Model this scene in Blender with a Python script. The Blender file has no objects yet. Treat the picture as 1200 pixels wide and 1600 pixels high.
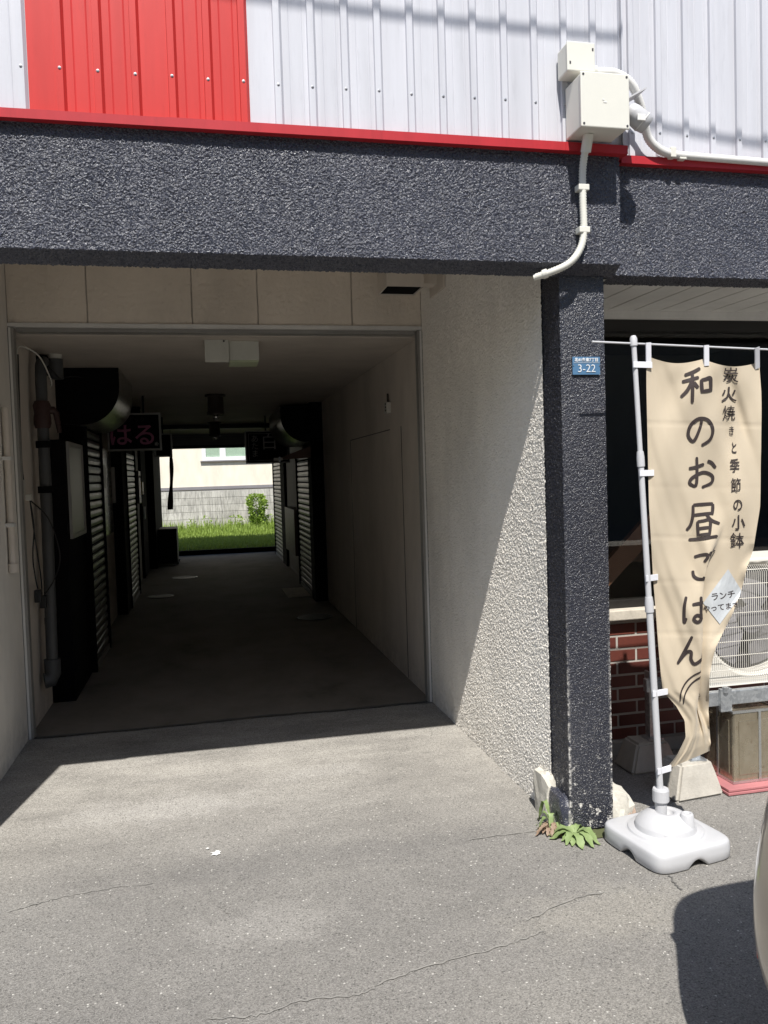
import bpy, bmesh, math, random
import numpy as np
from mathutils import Vector, Matrix
random.seed(7)
S = bpy.context.scene
C = S.collection

# ------------------------------------------------------------------ camera
F_PX, YAW, PITCH, ROLL, CAM_H = 1270.0, math.radians(12.413), math.radians(2.61), math.radians(-1.786), 1.55
def cam_axes():
    right = Vector((math.cos(YAW), -math.sin(YAW), 0)); fwd = Vector((math.sin(YAW), math.cos(YAW), 0)); up = Vector((0, 0, 1))
    f2 = fwd*math.cos(PITCH) - up*math.sin(PITCH); u2 = up*math.cos(PITCH) + fwd*math.sin(PITCH)
    return right*math.cos(ROLL) + u2*math.sin(ROLL), -u2*math.cos(ROLL) + right*math.sin(ROLL), f2
CR, CD, CF = cam_axes()
cd = bpy.data.cameras.new('camera'); cam = bpy.data.objects.new('camera', cd); C.objects.link(cam); S.camera = cam
cd.sensor_fit = 'VERTICAL'; cd.sensor_height = 36; cd.sensor_width = 27; cd.lens = F_PX/1600*36
cd.clip_start = 0.05; cd.clip_end = 400
cam.matrix_world = Matrix(((CR.x, -CD.x, -CF.x, 0), (CR.y, -CD.y, -CF.y, 0), (CR.z, -CD.z, -CF.z, CAM_H), (0, 0, 0, 1)))
def at(px, py, Y):
    """A point of the vertical plane y = Y, read off the photograph."""
    d = CR*((px-600)/F_PX) + CD*((py-800)/F_PX) + CF
    return Vector((0, 0, CAM_H)) + d*(Y/d.y)

# ------------------------------------------------------------------ light
SUN = Vector((0.178, 1.0, -1.438))
W = bpy.data.worlds.new('World'); S.world = W; W.use_nodes = True
nt = W.node_tree; bg = nt.nodes['Background']
sky = nt.nodes.new('ShaderNodeTexSky'); sky.sky_type = 'NISHITA'; sky.sun_disc = False
sky.sun_elevation = math.atan2(1.438, math.hypot(.178, 1)); sky.sun_rotation = math.atan2(-.178, -1.0)
sky.air_density = 1.0; sky.dust_density = 0.6
nt.links.new(sky.outputs[0], bg.inputs[0]); bg.inputs[1].default_value = 0.098
sl = bpy.data.lights.new('sun', 'SUN'); so = bpy.data.objects.new('sun', sl); C.objects.link(so)
sl.energy = 4.6; sl.angle = math.radians(0.53); sl.color = (1.0, 0.965, 0.91)
so.rotation_euler = SUN.to_track_quat('-Z', 'Y').to_euler(); so.location = (-2, -10, 15)
S.view_settings.view_transform = 'Standard'; S.view_settings.look = 'None'
S.view_settings.exposure = 0.55; S.view_settings.gamma = 1.0; S.view_settings.use_curve_mapping = False
S.render.engine = 'CYCLES'
S.cycles.use_denoising = True
S.cycles.max_bounces = 7; S.cycles.diffuse_bounces = 4; S.cycles.glossy_bounces = 4; S.cycles.transparent_max_bounces = 12
S.cycles.sample_clamp_indirect = 8

# ------------------------------------------------------------------ helpers
WORLD = {}
def wloc(o):
    return WORLD.get(o.name, Vector((0, 0, 0))) if o else Vector((0, 0, 0))
def tag(o, label=None, cat=None, group=None, kind=None):
    if label: o['label'] = label
    if cat: o['category'] = cat
    if group: o['group'] = group
    if kind: o['kind'] = kind
    return o
def empty(name, loc, label, cat, group=None):
    o = bpy.data.objects.new(name, None); C.objects.link(o); o.location = loc; o.empty_display_size = .1
    WORLD[o.name] = Vector(loc)
    return tag(o, label, cat, group)
def link(name, me, parent=None, loc=None):
    """Link a mesh object; loc is a world place (its origin)."""
    o = bpy.data.objects.new(name, me); C.objects.link(o)
    base = wloc(parent); L = Vector(loc) if loc is not None else base
    o.parent = parent; o.location = L-base if parent else L
    WORLD[o.name] = L
    return o
class MB:
    def __init__(s): s.v = []; s.f = []; s.sm = []
    def add(s, verts, faces, smooth=False):
        n = len(s.v); s.v += [tuple(p) for p in verts]
        s.f += [tuple(i+n for i in f) for f in faces]; s.sm += [smooth]*len(faces); return s
    def box(s, x0, x1, y0, y1, z0, z1, bev=0.0):
        if bev <= 0:
            v = [(x, y, z) for z in (z0, z1) for y in (y0, y1) for x in (x0, x1)]
            return s.add(v, [(0, 2, 3, 1), (4, 5, 7, 6), (0, 1, 5, 4), (2, 6, 7, 3), (0, 4, 6, 2), (1, 3, 7, 5)])
        b = min(bev, (x1-x0)*.45, (y1-y0)*.45, (z1-z0)*.45)
        bm = bmesh.new(); bmesh.ops.create_cube(bm, size=1)
        for v in bm.verts: v.co = ((x0+x1)/2+v.co.x*(x1-x0), (y0+y1)/2+v.co.y*(y1-y0), (z0+z1)/2+v.co.z*(z1-z0))
        bmesh.ops.bevel(bm, geom=bm.edges[:], offset=b, segments=2, profile=.5, affect='EDGES')
        return s.frombm(bm)
    def frombm(s, bm, smooth=False):
        bm.verts.ensure_lookup_table(); bm.verts.index_update()
        s.add([v.co[:] for v in bm.verts], [[v.index for v in f.verts] for f in bm.faces], smooth); bm.free(); return s
    def tube(s, pts, r, n=10, caps=True, smooth=True):
        pts = [Vector(p) for p in pts]; rs = r if isinstance(r, (list, tuple)) else [r]*len(pts)
        V = []; up = Vector((0, 0, 1)); prev = None
        for i, p in enumerate(pts):
            t = (pts[min(i+1, len(pts)-1)]-pts[max(i-1, 0)]).normalized()
            if prev is None:
                a = t.cross(up) if abs(t.dot(up)) < .95 else t.cross(Vector((1, 0, 0)))
            else:
                a = prev - t*prev.dot(t)
            a.normalize(); prev = a; b = t.cross(a)
            V += [p + a*math.cos(k*2*math.pi/n)*rs[i] + b*math.sin(k*2*math.pi/n)*rs[i] for k in range(n)]
        Fc = [(i*n+k, i*n+(k+1) % n, (i+1)*n+(k+1) % n, (i+1)*n+k) for i in range(len(pts)-1) for k in range(n)]
        s.add(V, Fc, smooth)
        if caps:
            m = len(pts)-1
            s.add(V[:n], [tuple(range(n))]); s.add(V[m*n:], [tuple(range(n-1, -1, -1))])
        return s
    def cyl(s, a, b, r, n=16, r2=None): return s.tube([a, b], [r, r2 if r2 is not None else r], n)
    def lathe(s, prof, o=(0, 0, 0), n=24, smooth=True):
        o = Vector(o); V = [o+Vector((r*math.cos(k*2*math.pi/n), r*math.sin(k*2*math.pi/n), z)) for r, z in prof for k in range(n)]
        return s.add(V, [(i*n+k, i*n+(k+1) % n, (i+1)*n+(k+1) % n, (i+1)*n+k) for i in range(len(prof)-1) for k in range(n)], smooth)
    def prism(s, poly, axis, a, b):
        """poly: 2-D outline; extruded along axis from a to b. x: (y,z), y: (x,z), z: (x,y)."""
        def P(u, v, w): return {'x': (w, u, v), 'y': (u, w, v), 'z': (u, v, w)}[axis]
        n = len(poly); V = [P(u, v, a) for u, v in poly]+[P(u, v, b) for u, v in poly]
        return s.add(V, [tuple(range(n)), tuple(range(2*n-1, n-1, -1))]+[(i, (i+1) % n, n+(i+1) % n, n+i) for i in range(n)])
    def build(s, name, m, parent=None, loc=None, fix=True):
        L = Vector(loc) if loc is not None else wloc(parent)
        me = bpy.data.meshes.new(name)
        me.from_pydata([(x-L.x, y-L.y, z-L.z) for x, y, z in s.v], [], s.f)
        me.polygons.foreach_set('use_smooth', s.sm)
        if fix:
            bm = bmesh.new(); bm.from_mesh(me); bmesh.ops.recalc_face_normals(bm, faces=bm.faces); bm.to_mesh(me); bm.free()
        me.materials.append(m); me.update()
        return link(name, me, parent, L)
def box(name, m, parent, x0, x1, y0, y1, z0, z1, bev=0.0): return MB().box(x0, x1, y0, y1, z0, z1, bev).build(name, m, parent)
def spline(pts, k=6):
    pts = [Vector(p) for p in pts]; out = []
    for i in range(len(pts)-1):
        p0, p1, p2, p3 = pts[max(i-1, 0)], pts[i], pts[i+1], pts[min(i+2, len(pts)-1)]
        for j in range(k):
            t = j/k
            out.append(.5*((2*p1)+(p2-p0)*t+(2*p0-5*p1+4*p2-p3)*t*t+(3*p1-p0-3*p2+p3)*t*t*t))
    return out+[pts[-1]]
def vnoise(P, scale, seed=0):
    Q = P*scale; I = np.floor(Q).astype(np.int64); f = Q-I; f = f*f*(3-2*f)
    def h(i, j, k):
        n = (i*374761393 + j*668265263 + k*2147483647 + seed*974634777) & 0xffffffff
        n = ((n ^ (n >> 13))*1274126177) & 0xffffffff
        n = ((n ^ (n >> 16))*2246822519) & 0xffffffff
        return ((n ^ (n >> 15)) & 0xffff)/65535.0
    out = 0
    for a in (0, 1):
        for b in (0, 1):
            for c in (0, 1):
                w = (f[:, 0] if a else 1-f[:, 0])*(f[:, 1] if b else 1-f[:, 1])*(f[:, 2] if c else 1-f[:, 2])
                out = out + w*h(I[:, 0]+a, I[:, 1]+b, I[:, 2]+c)
    return out
def rough(P, amp, s1, s2):
    """A pebbly vector displacement shared by all sheets, so that their borders stay closed."""
    D = np.zeros_like(P)
    for c in range(3):
        n = .6*vnoise(P, s1, 11+c)+.4*vnoise(P, s2, 31+c)
        D[:, c] = (np.clip((n-.5)*2.2, -1, 1))*amp
    return P+D
class Sheets:
    """Grid sheets joined into one mesh (numpy), displaced by rough()."""
    def __init__(s): s.P = []; s.F = []; s.n = 0
    def quad(s, o, u, v, res):
        o, u, v = (np.array(a, float) for a in (o, u, v))
        nu = max(1, int(round(np.linalg.norm(u)/res))); nv = max(1, int(round(np.linalg.norm(v)/res)))
        a, b = np.meshgrid(np.linspace(0, 1, nu+1), np.linspace(0, 1, nv+1), indexing='ij')
        s.P.append(o+a.reshape(-1, 1)*u+b.reshape(-1, 1)*v)
        i = np.arange((nu+1)*(nv+1)).reshape(nu+1, nv+1)+s.n
        s.F.append(np.stack([i[:-1, :-1], i[1:, :-1], i[1:, 1:], i[:-1, 1:]], -1).reshape(-1, 4)); s.n += (nu+1)*(nv+1)
        return s
    def build(s, name, m, parent, amp, s1, s2, smooth=True):
        P = rough(np.concatenate(s.P), amp, s1, s2) - np.array(wloc(parent)); Fc = np.concatenate(s.F)
        me = bpy.data.meshes.new(name); n = len(Fc)
        me.vertices.add(len(P)); me.vertices.foreach_set('co', P.astype(np.float32).ravel())
        me.loops.add(n*4); me.loops.foreach_set('vertex_index', Fc.ravel().astype(np.int32))
        me.polygons.add(n); me.polygons.foreach_set('loop_start', np.arange(0, n*4, 4, dtype=np.int32))
        me.polygons.foreach_set('use_smooth', [smooth]*n)
        me.update(calc_edges=True); me.materials.append(m)
        return link(name, me, parent)

# ------------------------------------------------------------------ materials
def lin(c): return tuple((x/12.92 if x <= .04045 else ((x+.055)/1.055)**2.4) for x in c)
class Mat:
    def __init__(s, name, col=(.5, .5, .5), rough=.6, metal=0., spec=.5):
        s.m = bpy.data.materials.new(name); s.m.use_nodes = True; s.t = s.m.node_tree; s.b = s.t.nodes['Principled BSDF']
        s.b.inputs['Base Color'].default_value = (*col, 1); s.b.inputs['Roughness'].default_value = rough
        s.b.inputs['Metallic'].default_value = metal; s.b.inputs['Specular IOR Level'].default_value = spec
        s.col = col; s.tc = None; s.h = None
    def n(s, t, **k):
        o = s.t.nodes.new(t)
        for a, b in k.items():
            if a in o.inputs.keys(): o.inputs[a].default_value = b
            else: setattr(o, a, b)
        return o
    def l(s, a, b): s.t.links.new(a, b)
    def pos(s):
        if s.tc is None: s.tc = s.n('ShaderNodeNewGeometry').outputs['Position']
        return s.tc
    def noise(s, scale, detail=4, rough=.6, vec=None, stretch=None):
        o = s.n('ShaderNodeTexNoise', Scale=scale, Detail=detail, Roughness=rough); v = vec or s.pos()
        if stretch:
            mp = s.n('ShaderNodeMapping'); mp.inputs['Scale'].default_value = stretch; s.l(v, mp.inputs[0]); v = mp.outputs[0]
        s.l(v, o.inputs['Vector']); return o.outputs['Fac']
    def ramp(s, fac, stops):
        r = s.n('ShaderNodeValToRGB'); e = r.color_ramp.elements
        while len(e) < len(stops): e.new(.5)
        for k, (p, c) in enumerate(stops):
            e[k].position = p; e[k].color = (*c, 1) if isinstance(c, (tuple, list)) else (c, c, c, 1)
        s.l(fac, r.inputs[0]); return r.outputs[0]
    def mix(s, fac, a, b, blend='MIX'):
        x = s.n('ShaderNodeMix', data_type='RGBA', blend_type=blend)
        for i, v in ((6, a), (7, b)):
            if isinstance(v, tuple): x.inputs[i].default_value = (*v, 1)
            else: s.l(v, x.inputs[i])
        if isinstance(fac, (int, float)): x.inputs[0].default_value = fac
        else: s.l(fac, x.inputs[0])
        return x.outputs[2]
    def math(s, op, a, b=None):
        x = s.n('ShaderNodeMath', operation=op)
        for i, v in ((0, a), (1, b)):
            if v is None: continue
            if isinstance(v, (int, float)): x.inputs[i].default_value = v
            else: s.l(v, x.inputs[i])
        return x.outputs[0]
    def color(s, sock): s.l(sock, s.b.inputs['Base Color']); s.c = sock; return s
    def roughness(s, sock): s.l(sock, s.b.inputs['Roughness']); return s
    def bump(s, h, strength=.3, dist=.01):
        x = s.n('ShaderNodeBump', Strength=strength, Distance=dist); s.l(h, x.inputs['Height'])
        if s.h is not None: s.l(s.h, x.inputs['Normal'])
        s.h = x.outputs[0]; s.l(s.h, s.b.inputs['Normal']); return s
    def grime(s, amt=.25, scale=3., dark=.6, stretch=(1, 1, .35), fine=60.):
        """Uneven tone and small wear on the base colour."""
        c = s.col
        a = s.ramp(s.noise(scale, 6, .65, stretch=stretch), [(.3, 0.), (.75, 1.)])
        k = s.mix(a, c, tuple(x*dark for x in c))
        f = s.noise(fine, 3, .6)
        k2 = s.mix(s.math('MULTIPLY', f, amt), k, tuple(min(1, x*1.35) for x in c))
        return s.color(k2)

def simple(name, col, rough=.55, metal=0., spec=.5, grime=.2, dark=.75, scale=4., bump=0., bscale=150.):
    m = Mat(name, col, rough, metal, spec).grime(grime, scale, dark)
    if bump: m.bump(m.noise(bscale, 4, .6), bump, .003)
    r = m.noise(25, 4, .6); m.roughness(m.ramp(r, [(.3, max(.03, rough-.08)), (.75, min(1, rough+.12))]))
    return m.m

def asphalt():
    m = Mat('asphalt', (.2, .19, .175), .9, 0, .3)
    big = m.ramp(m.noise(.9, 5, .6), [(.32, (.192, .183, .167)), (.5, (.225, .214, .196)), (.7, (.256, .244, .221))])
    mid = m.mix(m.ramp(m.noise(5, 6, .7), [(.35, 0.), (.7, .5)]), big, (.185, .176, .163))
    # pale weathered film near the passage mouth
    geo = m.n('ShaderNodeSeparateXYZ'); m.l(m.pos(), geo.inputs[0])
    band = m.math('MULTIPLY', m.ramp(m.math('MULTIPLY', geo.outputs[1], .1), [(.30, 0.), (.44, 1.), (.6, 1.)]), m.ramp(m.noise(2.2, 6, .7, stretch=(.7, 1.6, 1)), [(.28, .1), (.62, .95)]))
    k = m.mix(band, mid, (.40, .38, .345))
    # worn pale patches with ragged outlines, and a darker stained band along the old seam
    rag = m.math('MULTIPLY', m.math('SUBTRACT', m.noise(6, 6, .7), .5), 2.2)
    for (cx, cy, rx, ry, colr, amt) in ((.17, 2.80, .30, .16, (.30, .286, .262), .75), (-.25, 3.95, .55, .22, (.47, .45, .42), .6), (.55, 4.2, .35, .12, (.45, .43, .4), .5), (1.35, 2.55, .5, .2, (.31, .29, .25), .6), (.35, 3.25, 1.1, .16, (.155, .148, .14), .55), (-.5, 2.3, .6, .25, (.165, .157, .147), .4), (1.0, 2.05, .5, .3, (.27, .257, .23), .5)):
        mp = m.n('ShaderNodeMapping'); mp.inputs['Location'].default_value = (-cx/rx, -cy/ry, 0); mp.inputs['Scale'].default_value = (1/rx, 1/ry, 0); m.l(m.pos(), mp.inputs[0])
        ln = m.n('ShaderNodeVectorMath', operation='LENGTH'); m.l(mp.outputs[0], ln.inputs[0])
        dd = m.math('ADD', ln.outputs['Value'], rag)
        k = m.mix(m.math('MULTIPLY', m.ramp(dd, [(.3, 1.), (1.0, 0.)]), amt*.75), k, colr)
    v = m.n('ShaderNodeTexVoronoi', Scale=95.); m.l(m.pos(), v.inputs['Vector'])
    sp = m.n('ShaderNodeSeparateColor'); m.l(v.outputs['Color'], sp.inputs[0])
    near = m.ramp(v.outputs['Distance'], [(.18, 1.), (.42, 0.)])
    dark = m.math('MULTIPLY', near, m.ramp(sp.outputs[1], [(.74, 0.), (.78, .75)]))
    k = m.mix(dark, k, (.075, .072, .067))
    pale = m.math('MULTIPLY', near, m.ramp(sp.outputs[0], [(.95, 0.), (.97, .9)]))
    k = m.mix(pale, k, (.58, .56, .51))
    v2 = m.n('ShaderNodeTexVoronoi', Scale=260.); m.l(m.pos(), v2.inputs['Vector'])
    sp2 = m.n('ShaderNodeSeparateColor'); m.l(v2.outputs['Color'], sp2.inputs[0])
    k = m.mix(.75, k, m.ramp(sp2.outputs[0], [(0., .55), (1., 1.38)]), 'MULTIPLY')
    m.color(k)
    m.bump(v2.outputs['Distance'], .55, .004).bump(m.noise(7, 4, .6), .25, .02)
    return m.m
def concrete_floor():
    m = Mat('passage_concrete', (.17, .16, .14), .85, 0, .15)
    k = m.ramp(m.noise(1.6, 9, .68, stretch=(1., .7, 1)), [(.28, (.13, .114, .094)), (.42, (.20, .178, .15)), (.55, (.235, .21, .18)), (.72, (.27, .245, .212))])
    w = m.ramp(m.noise(9, 8, .75, stretch=(.5, 1.8, 1)), [(.66, 0.), (.71, .7)])
    k = m.mix(w, k, (.27, .25, .22)); m.color(k)
    m.bump(m.noise(120, 3, .6), .25, .003)
    return m.m
def stucco_black(name='charcoal_stucco', dk=1., glint_speck=0.):
    m = Mat(name, (.05, .052, .062), .42, 0, .7)
    k = m.ramp(m.noise(3, 5, .6), [(.3, (.030*dk, .033*dk, .050*dk)), (.7, (.047*dk, .050*dk, .070*dk))])
    st_ = m.ramp(m.noise(7, 6, .65, stretch=(2.2, 2.2, .22)), [(.52, 0.), (.78, .55)]); k = m.mix(st_, k, (.075*dk, .075*dk, .085*dk))
    du_ = m.ramp(m.noise(2.2, 5, .6), [(.45, 0.), (.75, .5)]); k = m.mix(du_, k, (.028*dk, .03*dk, .042*dk))
    # paint chipped off along the pillar's edges and at its foot
    g = m.n('ShaderNodeSeparateXYZ'); m.l(m.pos(), g.inputs[0])
    e1 = m.math('ABSOLUTE', m.math('SUBTRACT', g.outputs[0], 1.463)); e2 = m.math('ABSOLUTE', m.math('SUBTRACT', g.outputs[0], 1.661))
    ey = m.math('ABSOLUTE', m.math('SUBTRACT', g.outputs[1], 3.15))
    e = m.math('MINIMUM', m.math('MAXIMUM', e1, ey), m.math('MAXIMUM', e2, ey))
    edge = m.ramp(m.math('MULTIPLY', e, 10.), [(.0, 1.), (.12, 0.)])
    lowz = m.ramp(g.outputs[2], [(.25, 1.), (.6, .55), (1.5, .0)])
    n1 = m.noise(38, 6, .7)
    chip = m.math('MULTIPLY', m.math('MULTIPLY', edge, lowz), m.ramp(n1, [(.45, 0.), (.52, 1.)]))
    foot = m.math('MULTIPLY', m.ramp(g.outputs[2], [(.12, 1.), (.42, 0.)]), m.ramp(m.noise(23, 6, .65), [(.60, 0.), (.63, 1.)]))
    wear = m.math('MULTIPLY', m.ramp(g.outputs[2], [(.3, 1.), (1., .0)]), m.ramp(m.noise(160, 2, .5), [(.63, 0.), (.69, .8)]))
    sp = m.math('MAXIMUM', chip, m.math('MAXIMUM', foot, wear))
    if glint_speck: sp = m.math('MAXIMUM', sp, m.ramp(m.noise(230, 2, .5), [(.66, 0.), (.72, glint_speck)]))  # glints of the pillar's grain, painted in as pale specks
    k = m.mix(sp, k, (.55, .53, .49)); m.color(k)
    m.bump(m.noise(240, 3, .6), .7, .004)
    m.roughness(m.ramp(m.noise(200, 2, .5), [(.35, .18), (.7, .42)]))
    return m.m
def stucco_tan(name, col, sc=190., st=.4, dist=.004):
    m = Mat(name, col, .88, 0, .25)
    k = m.ramp(m.noise(1.6, 6, .65, stretch=(1, 1, .5)), [(.28, tuple(c*.80 for c in col)), (.55, col), (.8, tuple(min(1, c*1.07) for c in col))])
    g = m.n('ShaderNodeSeparateXYZ'); m.l(m.pos(), g.inputs[0])
    dirt = m.math('MULTIPLY', m.ramp(g.outputs[2], [(.0, .7), (.3, 0.)]), m.ramp(m.noise(14, 6, .7), [(.4, 0.), (.7, 1.)]))
    k = m.mix(dirt, k, tuple(c*.5 for c in col)); m.color(k)
    m.bump(m.noise(sc, 3, .55), st, dist)
    return m.m
def sheet_metal(name, col, r=.38):
    m = Mat(name, col, r, 0, .35)
    k = m.ramp(m.noise(2.5, 5, .6, stretch=(6, 6, .35)), [(.3, tuple(c*.88 for c in col)), (.6, col), (.85, tuple(min(1, c*1.06) for c in col))])
    s = m.ramp(m.noise(40, 6, .7, stretch=(1, 1, .12)), [(.55, 0.), (.8, .4)])
    k = m.mix(s, k, tuple(c*.6 for c in col)); m.color(k)
    m.bump(m.noise(7, 3, .5, stretch=(1, 1, .5)), .12, .006)
    return m.m
def brick_mat():
    m = Mat('brick_tile', (.2, .045, .03), .42, 0, .5)
    oi = m.n('ShaderNodeObjectInfo')
    k = m.ramp(oi.outputs['Random'], [(0., (.085, .024, .018)), (.5, (.12, .034, .025)), (1., (.155, .045, .031))])
    k = m.mix(m.ramp(m.noise(60, 5, .7), [(.4, 0.), (.75, .6)]), k, (.09, .03, .024)); m.color(k)
    m.bump(m.noise(140, 4, .6), .25, .003); return m.m
def block_mat():
    m = Mat('concrete_block', (.42, .40, .37), .9, 0, .2)
    oi = m.n('ShaderNodeObjectInfo')
    k = m.ramp(oi.outputs['Random'], [(0., (.44, .425, .39)), (1., (.56, .54, .50))])
    st = m.ramp(m.noise(9, 6, .7, stretch=(3, 1, .4)), [(.42, 0.), (.72, .85)])
    k = m.mix(st, k, (.13, .125, .115)); m.color(k); m.bump(m.noise(90, 4, .6), .4, .004); return m.m
def cloth_mat():
    m = Mat('banner_cloth', lin((.785, .73, .64)), .8, 0, .2)
    b = m.b; b.inputs['Sheen Weight'].default_value = .15
    wv = m.n('ShaderNodeTexWave', Scale=330., Distortion=.3); m.l(m.pos(), wv.inputs['Vector'])
    m.bump(wv.outputs['Fac'], .08, .001)
    c = m.col; m.color(m.ramp(m.noise(6, 5, .6), [(.3, tuple(x*.93 for x in c)), (.7, c)]))
    tr = m.n('ShaderNodeBsdfTranslucent'); tr.inputs[0].default_value = (*c, 1)
    mx = m.n('ShaderNodeMixShader'); mx.inputs[0].default_value = .14
    out = m.t.nodes['Material Output']; m.l(b.outputs[0], mx.inputs[1]); m.l(tr.outputs[0], mx.inputs[2]); m.l(mx.outputs[0], out.inputs[0])
    return m.m
def leaf_mat(name, a, b, trans=.35):
    m = Mat(name, a, .55, 0, .35)
    oi = m.n('ShaderNodeObjectInfo')
    k = m.ramp(m.noise(23, 3, .6), [(.3, a), (.7, b)]); m.color(k)
    tr = m.n('ShaderNodeBsdfTranslucent'); m.l(k, tr.inputs[0])
    mx = m.n('ShaderNodeMixShader'); mx.inputs[0].default_value = trans
    out = m.t.nodes['Material Output']; m.l(m.b.outputs[0], mx.inputs[1]); m.l(tr.outputs[0], mx.inputs[2]); m.l(mx.outputs[0], out.inputs[0])
    return m.m
def glass_mat(name, tint=(.85, .9, .9), rough=.02):
    m = Mat(name); t = m.t
    for nn in list(t.nodes):
        if nn.type == 'BSDF_PRINCIPLED': t.nodes.remove(nn)
    gl = t.nodes.new('ShaderNodeBsdfGlossy'); gl.inputs['Roughness'].default_value = rough
    tp = t.nodes.new('ShaderNodeBsdfTransparent'); tp.inputs[0].default_value = (*tint, 1)
    lw = t.nodes.new('ShaderNodeLayerWeight'); pw = t.nodes.new('ShaderNodeMath'); pw.operation = 'POWER'; pw.inputs[1].default_value = 4.; fr = t.nodes.new('ShaderNodeMath'); fr.operation = 'MULTIPLY_ADD'; fr.inputs[1].default_value = .9; fr.inputs[2].default_value = .045
    t.links.new(lw.outputs['Facing'], pw.inputs[0]); t.links.new(pw.outputs[0], fr.inputs[0])
    mx = t.nodes.new('ShaderNodeMixShader'); out = t.nodes['Material Output']
    t.links.new(fr.outputs[0], mx.inputs[0]); t.links.new(tp.outputs[0], mx.inputs[1]); t.links.new(gl.outputs[0], mx.inputs[2]); t.links.new(mx.outputs[0], out.inputs[0])
    return m.m
def tin_mat():
    m = Mat('tin_plate', (.50, .44, .33), .3, .75)
    k = m.ramp(m.noise(5, 6, .7, stretch=(1, 1, .4)), [(.3, (.20, .165, .115)), (.55, (.40, .35, .26)), (.8, (.55, .50, .40))])
    r = m.ramp(m.noise(28, 6, .75), [(.6, 0.), (.7, .8)]); k = m.mix(r, k, (.16, .09, .045)); m.color(k)
    m.roughness(m.ramp(m.noise(16, 5, .6), [(.3, .12), (.7, .36)])); m.bump(m.noise(6, 3, .5), .35, .012); return m.m
def galv_mat():
    m = Mat('galvanised_steel', (.55, .57, .58), .45, .85)
    v = m.n('ShaderNodeTexVoronoi', Scale=70.); m.l(m.pos(), v.inputs['Vector'])
    sp = m.n('ShaderNodeSeparateColor'); m.l(v.outputs['Color'], sp.inputs[0])
    m.color(m.ramp(sp.outputs[0], [(0., (.42, .44, .46)), (1., (.62, .64, .65))])); return m.m
def steel_curve():
    m = Mat('worn_steel', (.5, .49, .45), .36, 1.)
    m.color(m.ramp(m.noise(8, 6, .7, stretch=(1, 1, 4)), [(.3, (.34, .33, .3)), (.7, (.56, .55, .5))])); return m.m

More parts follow.
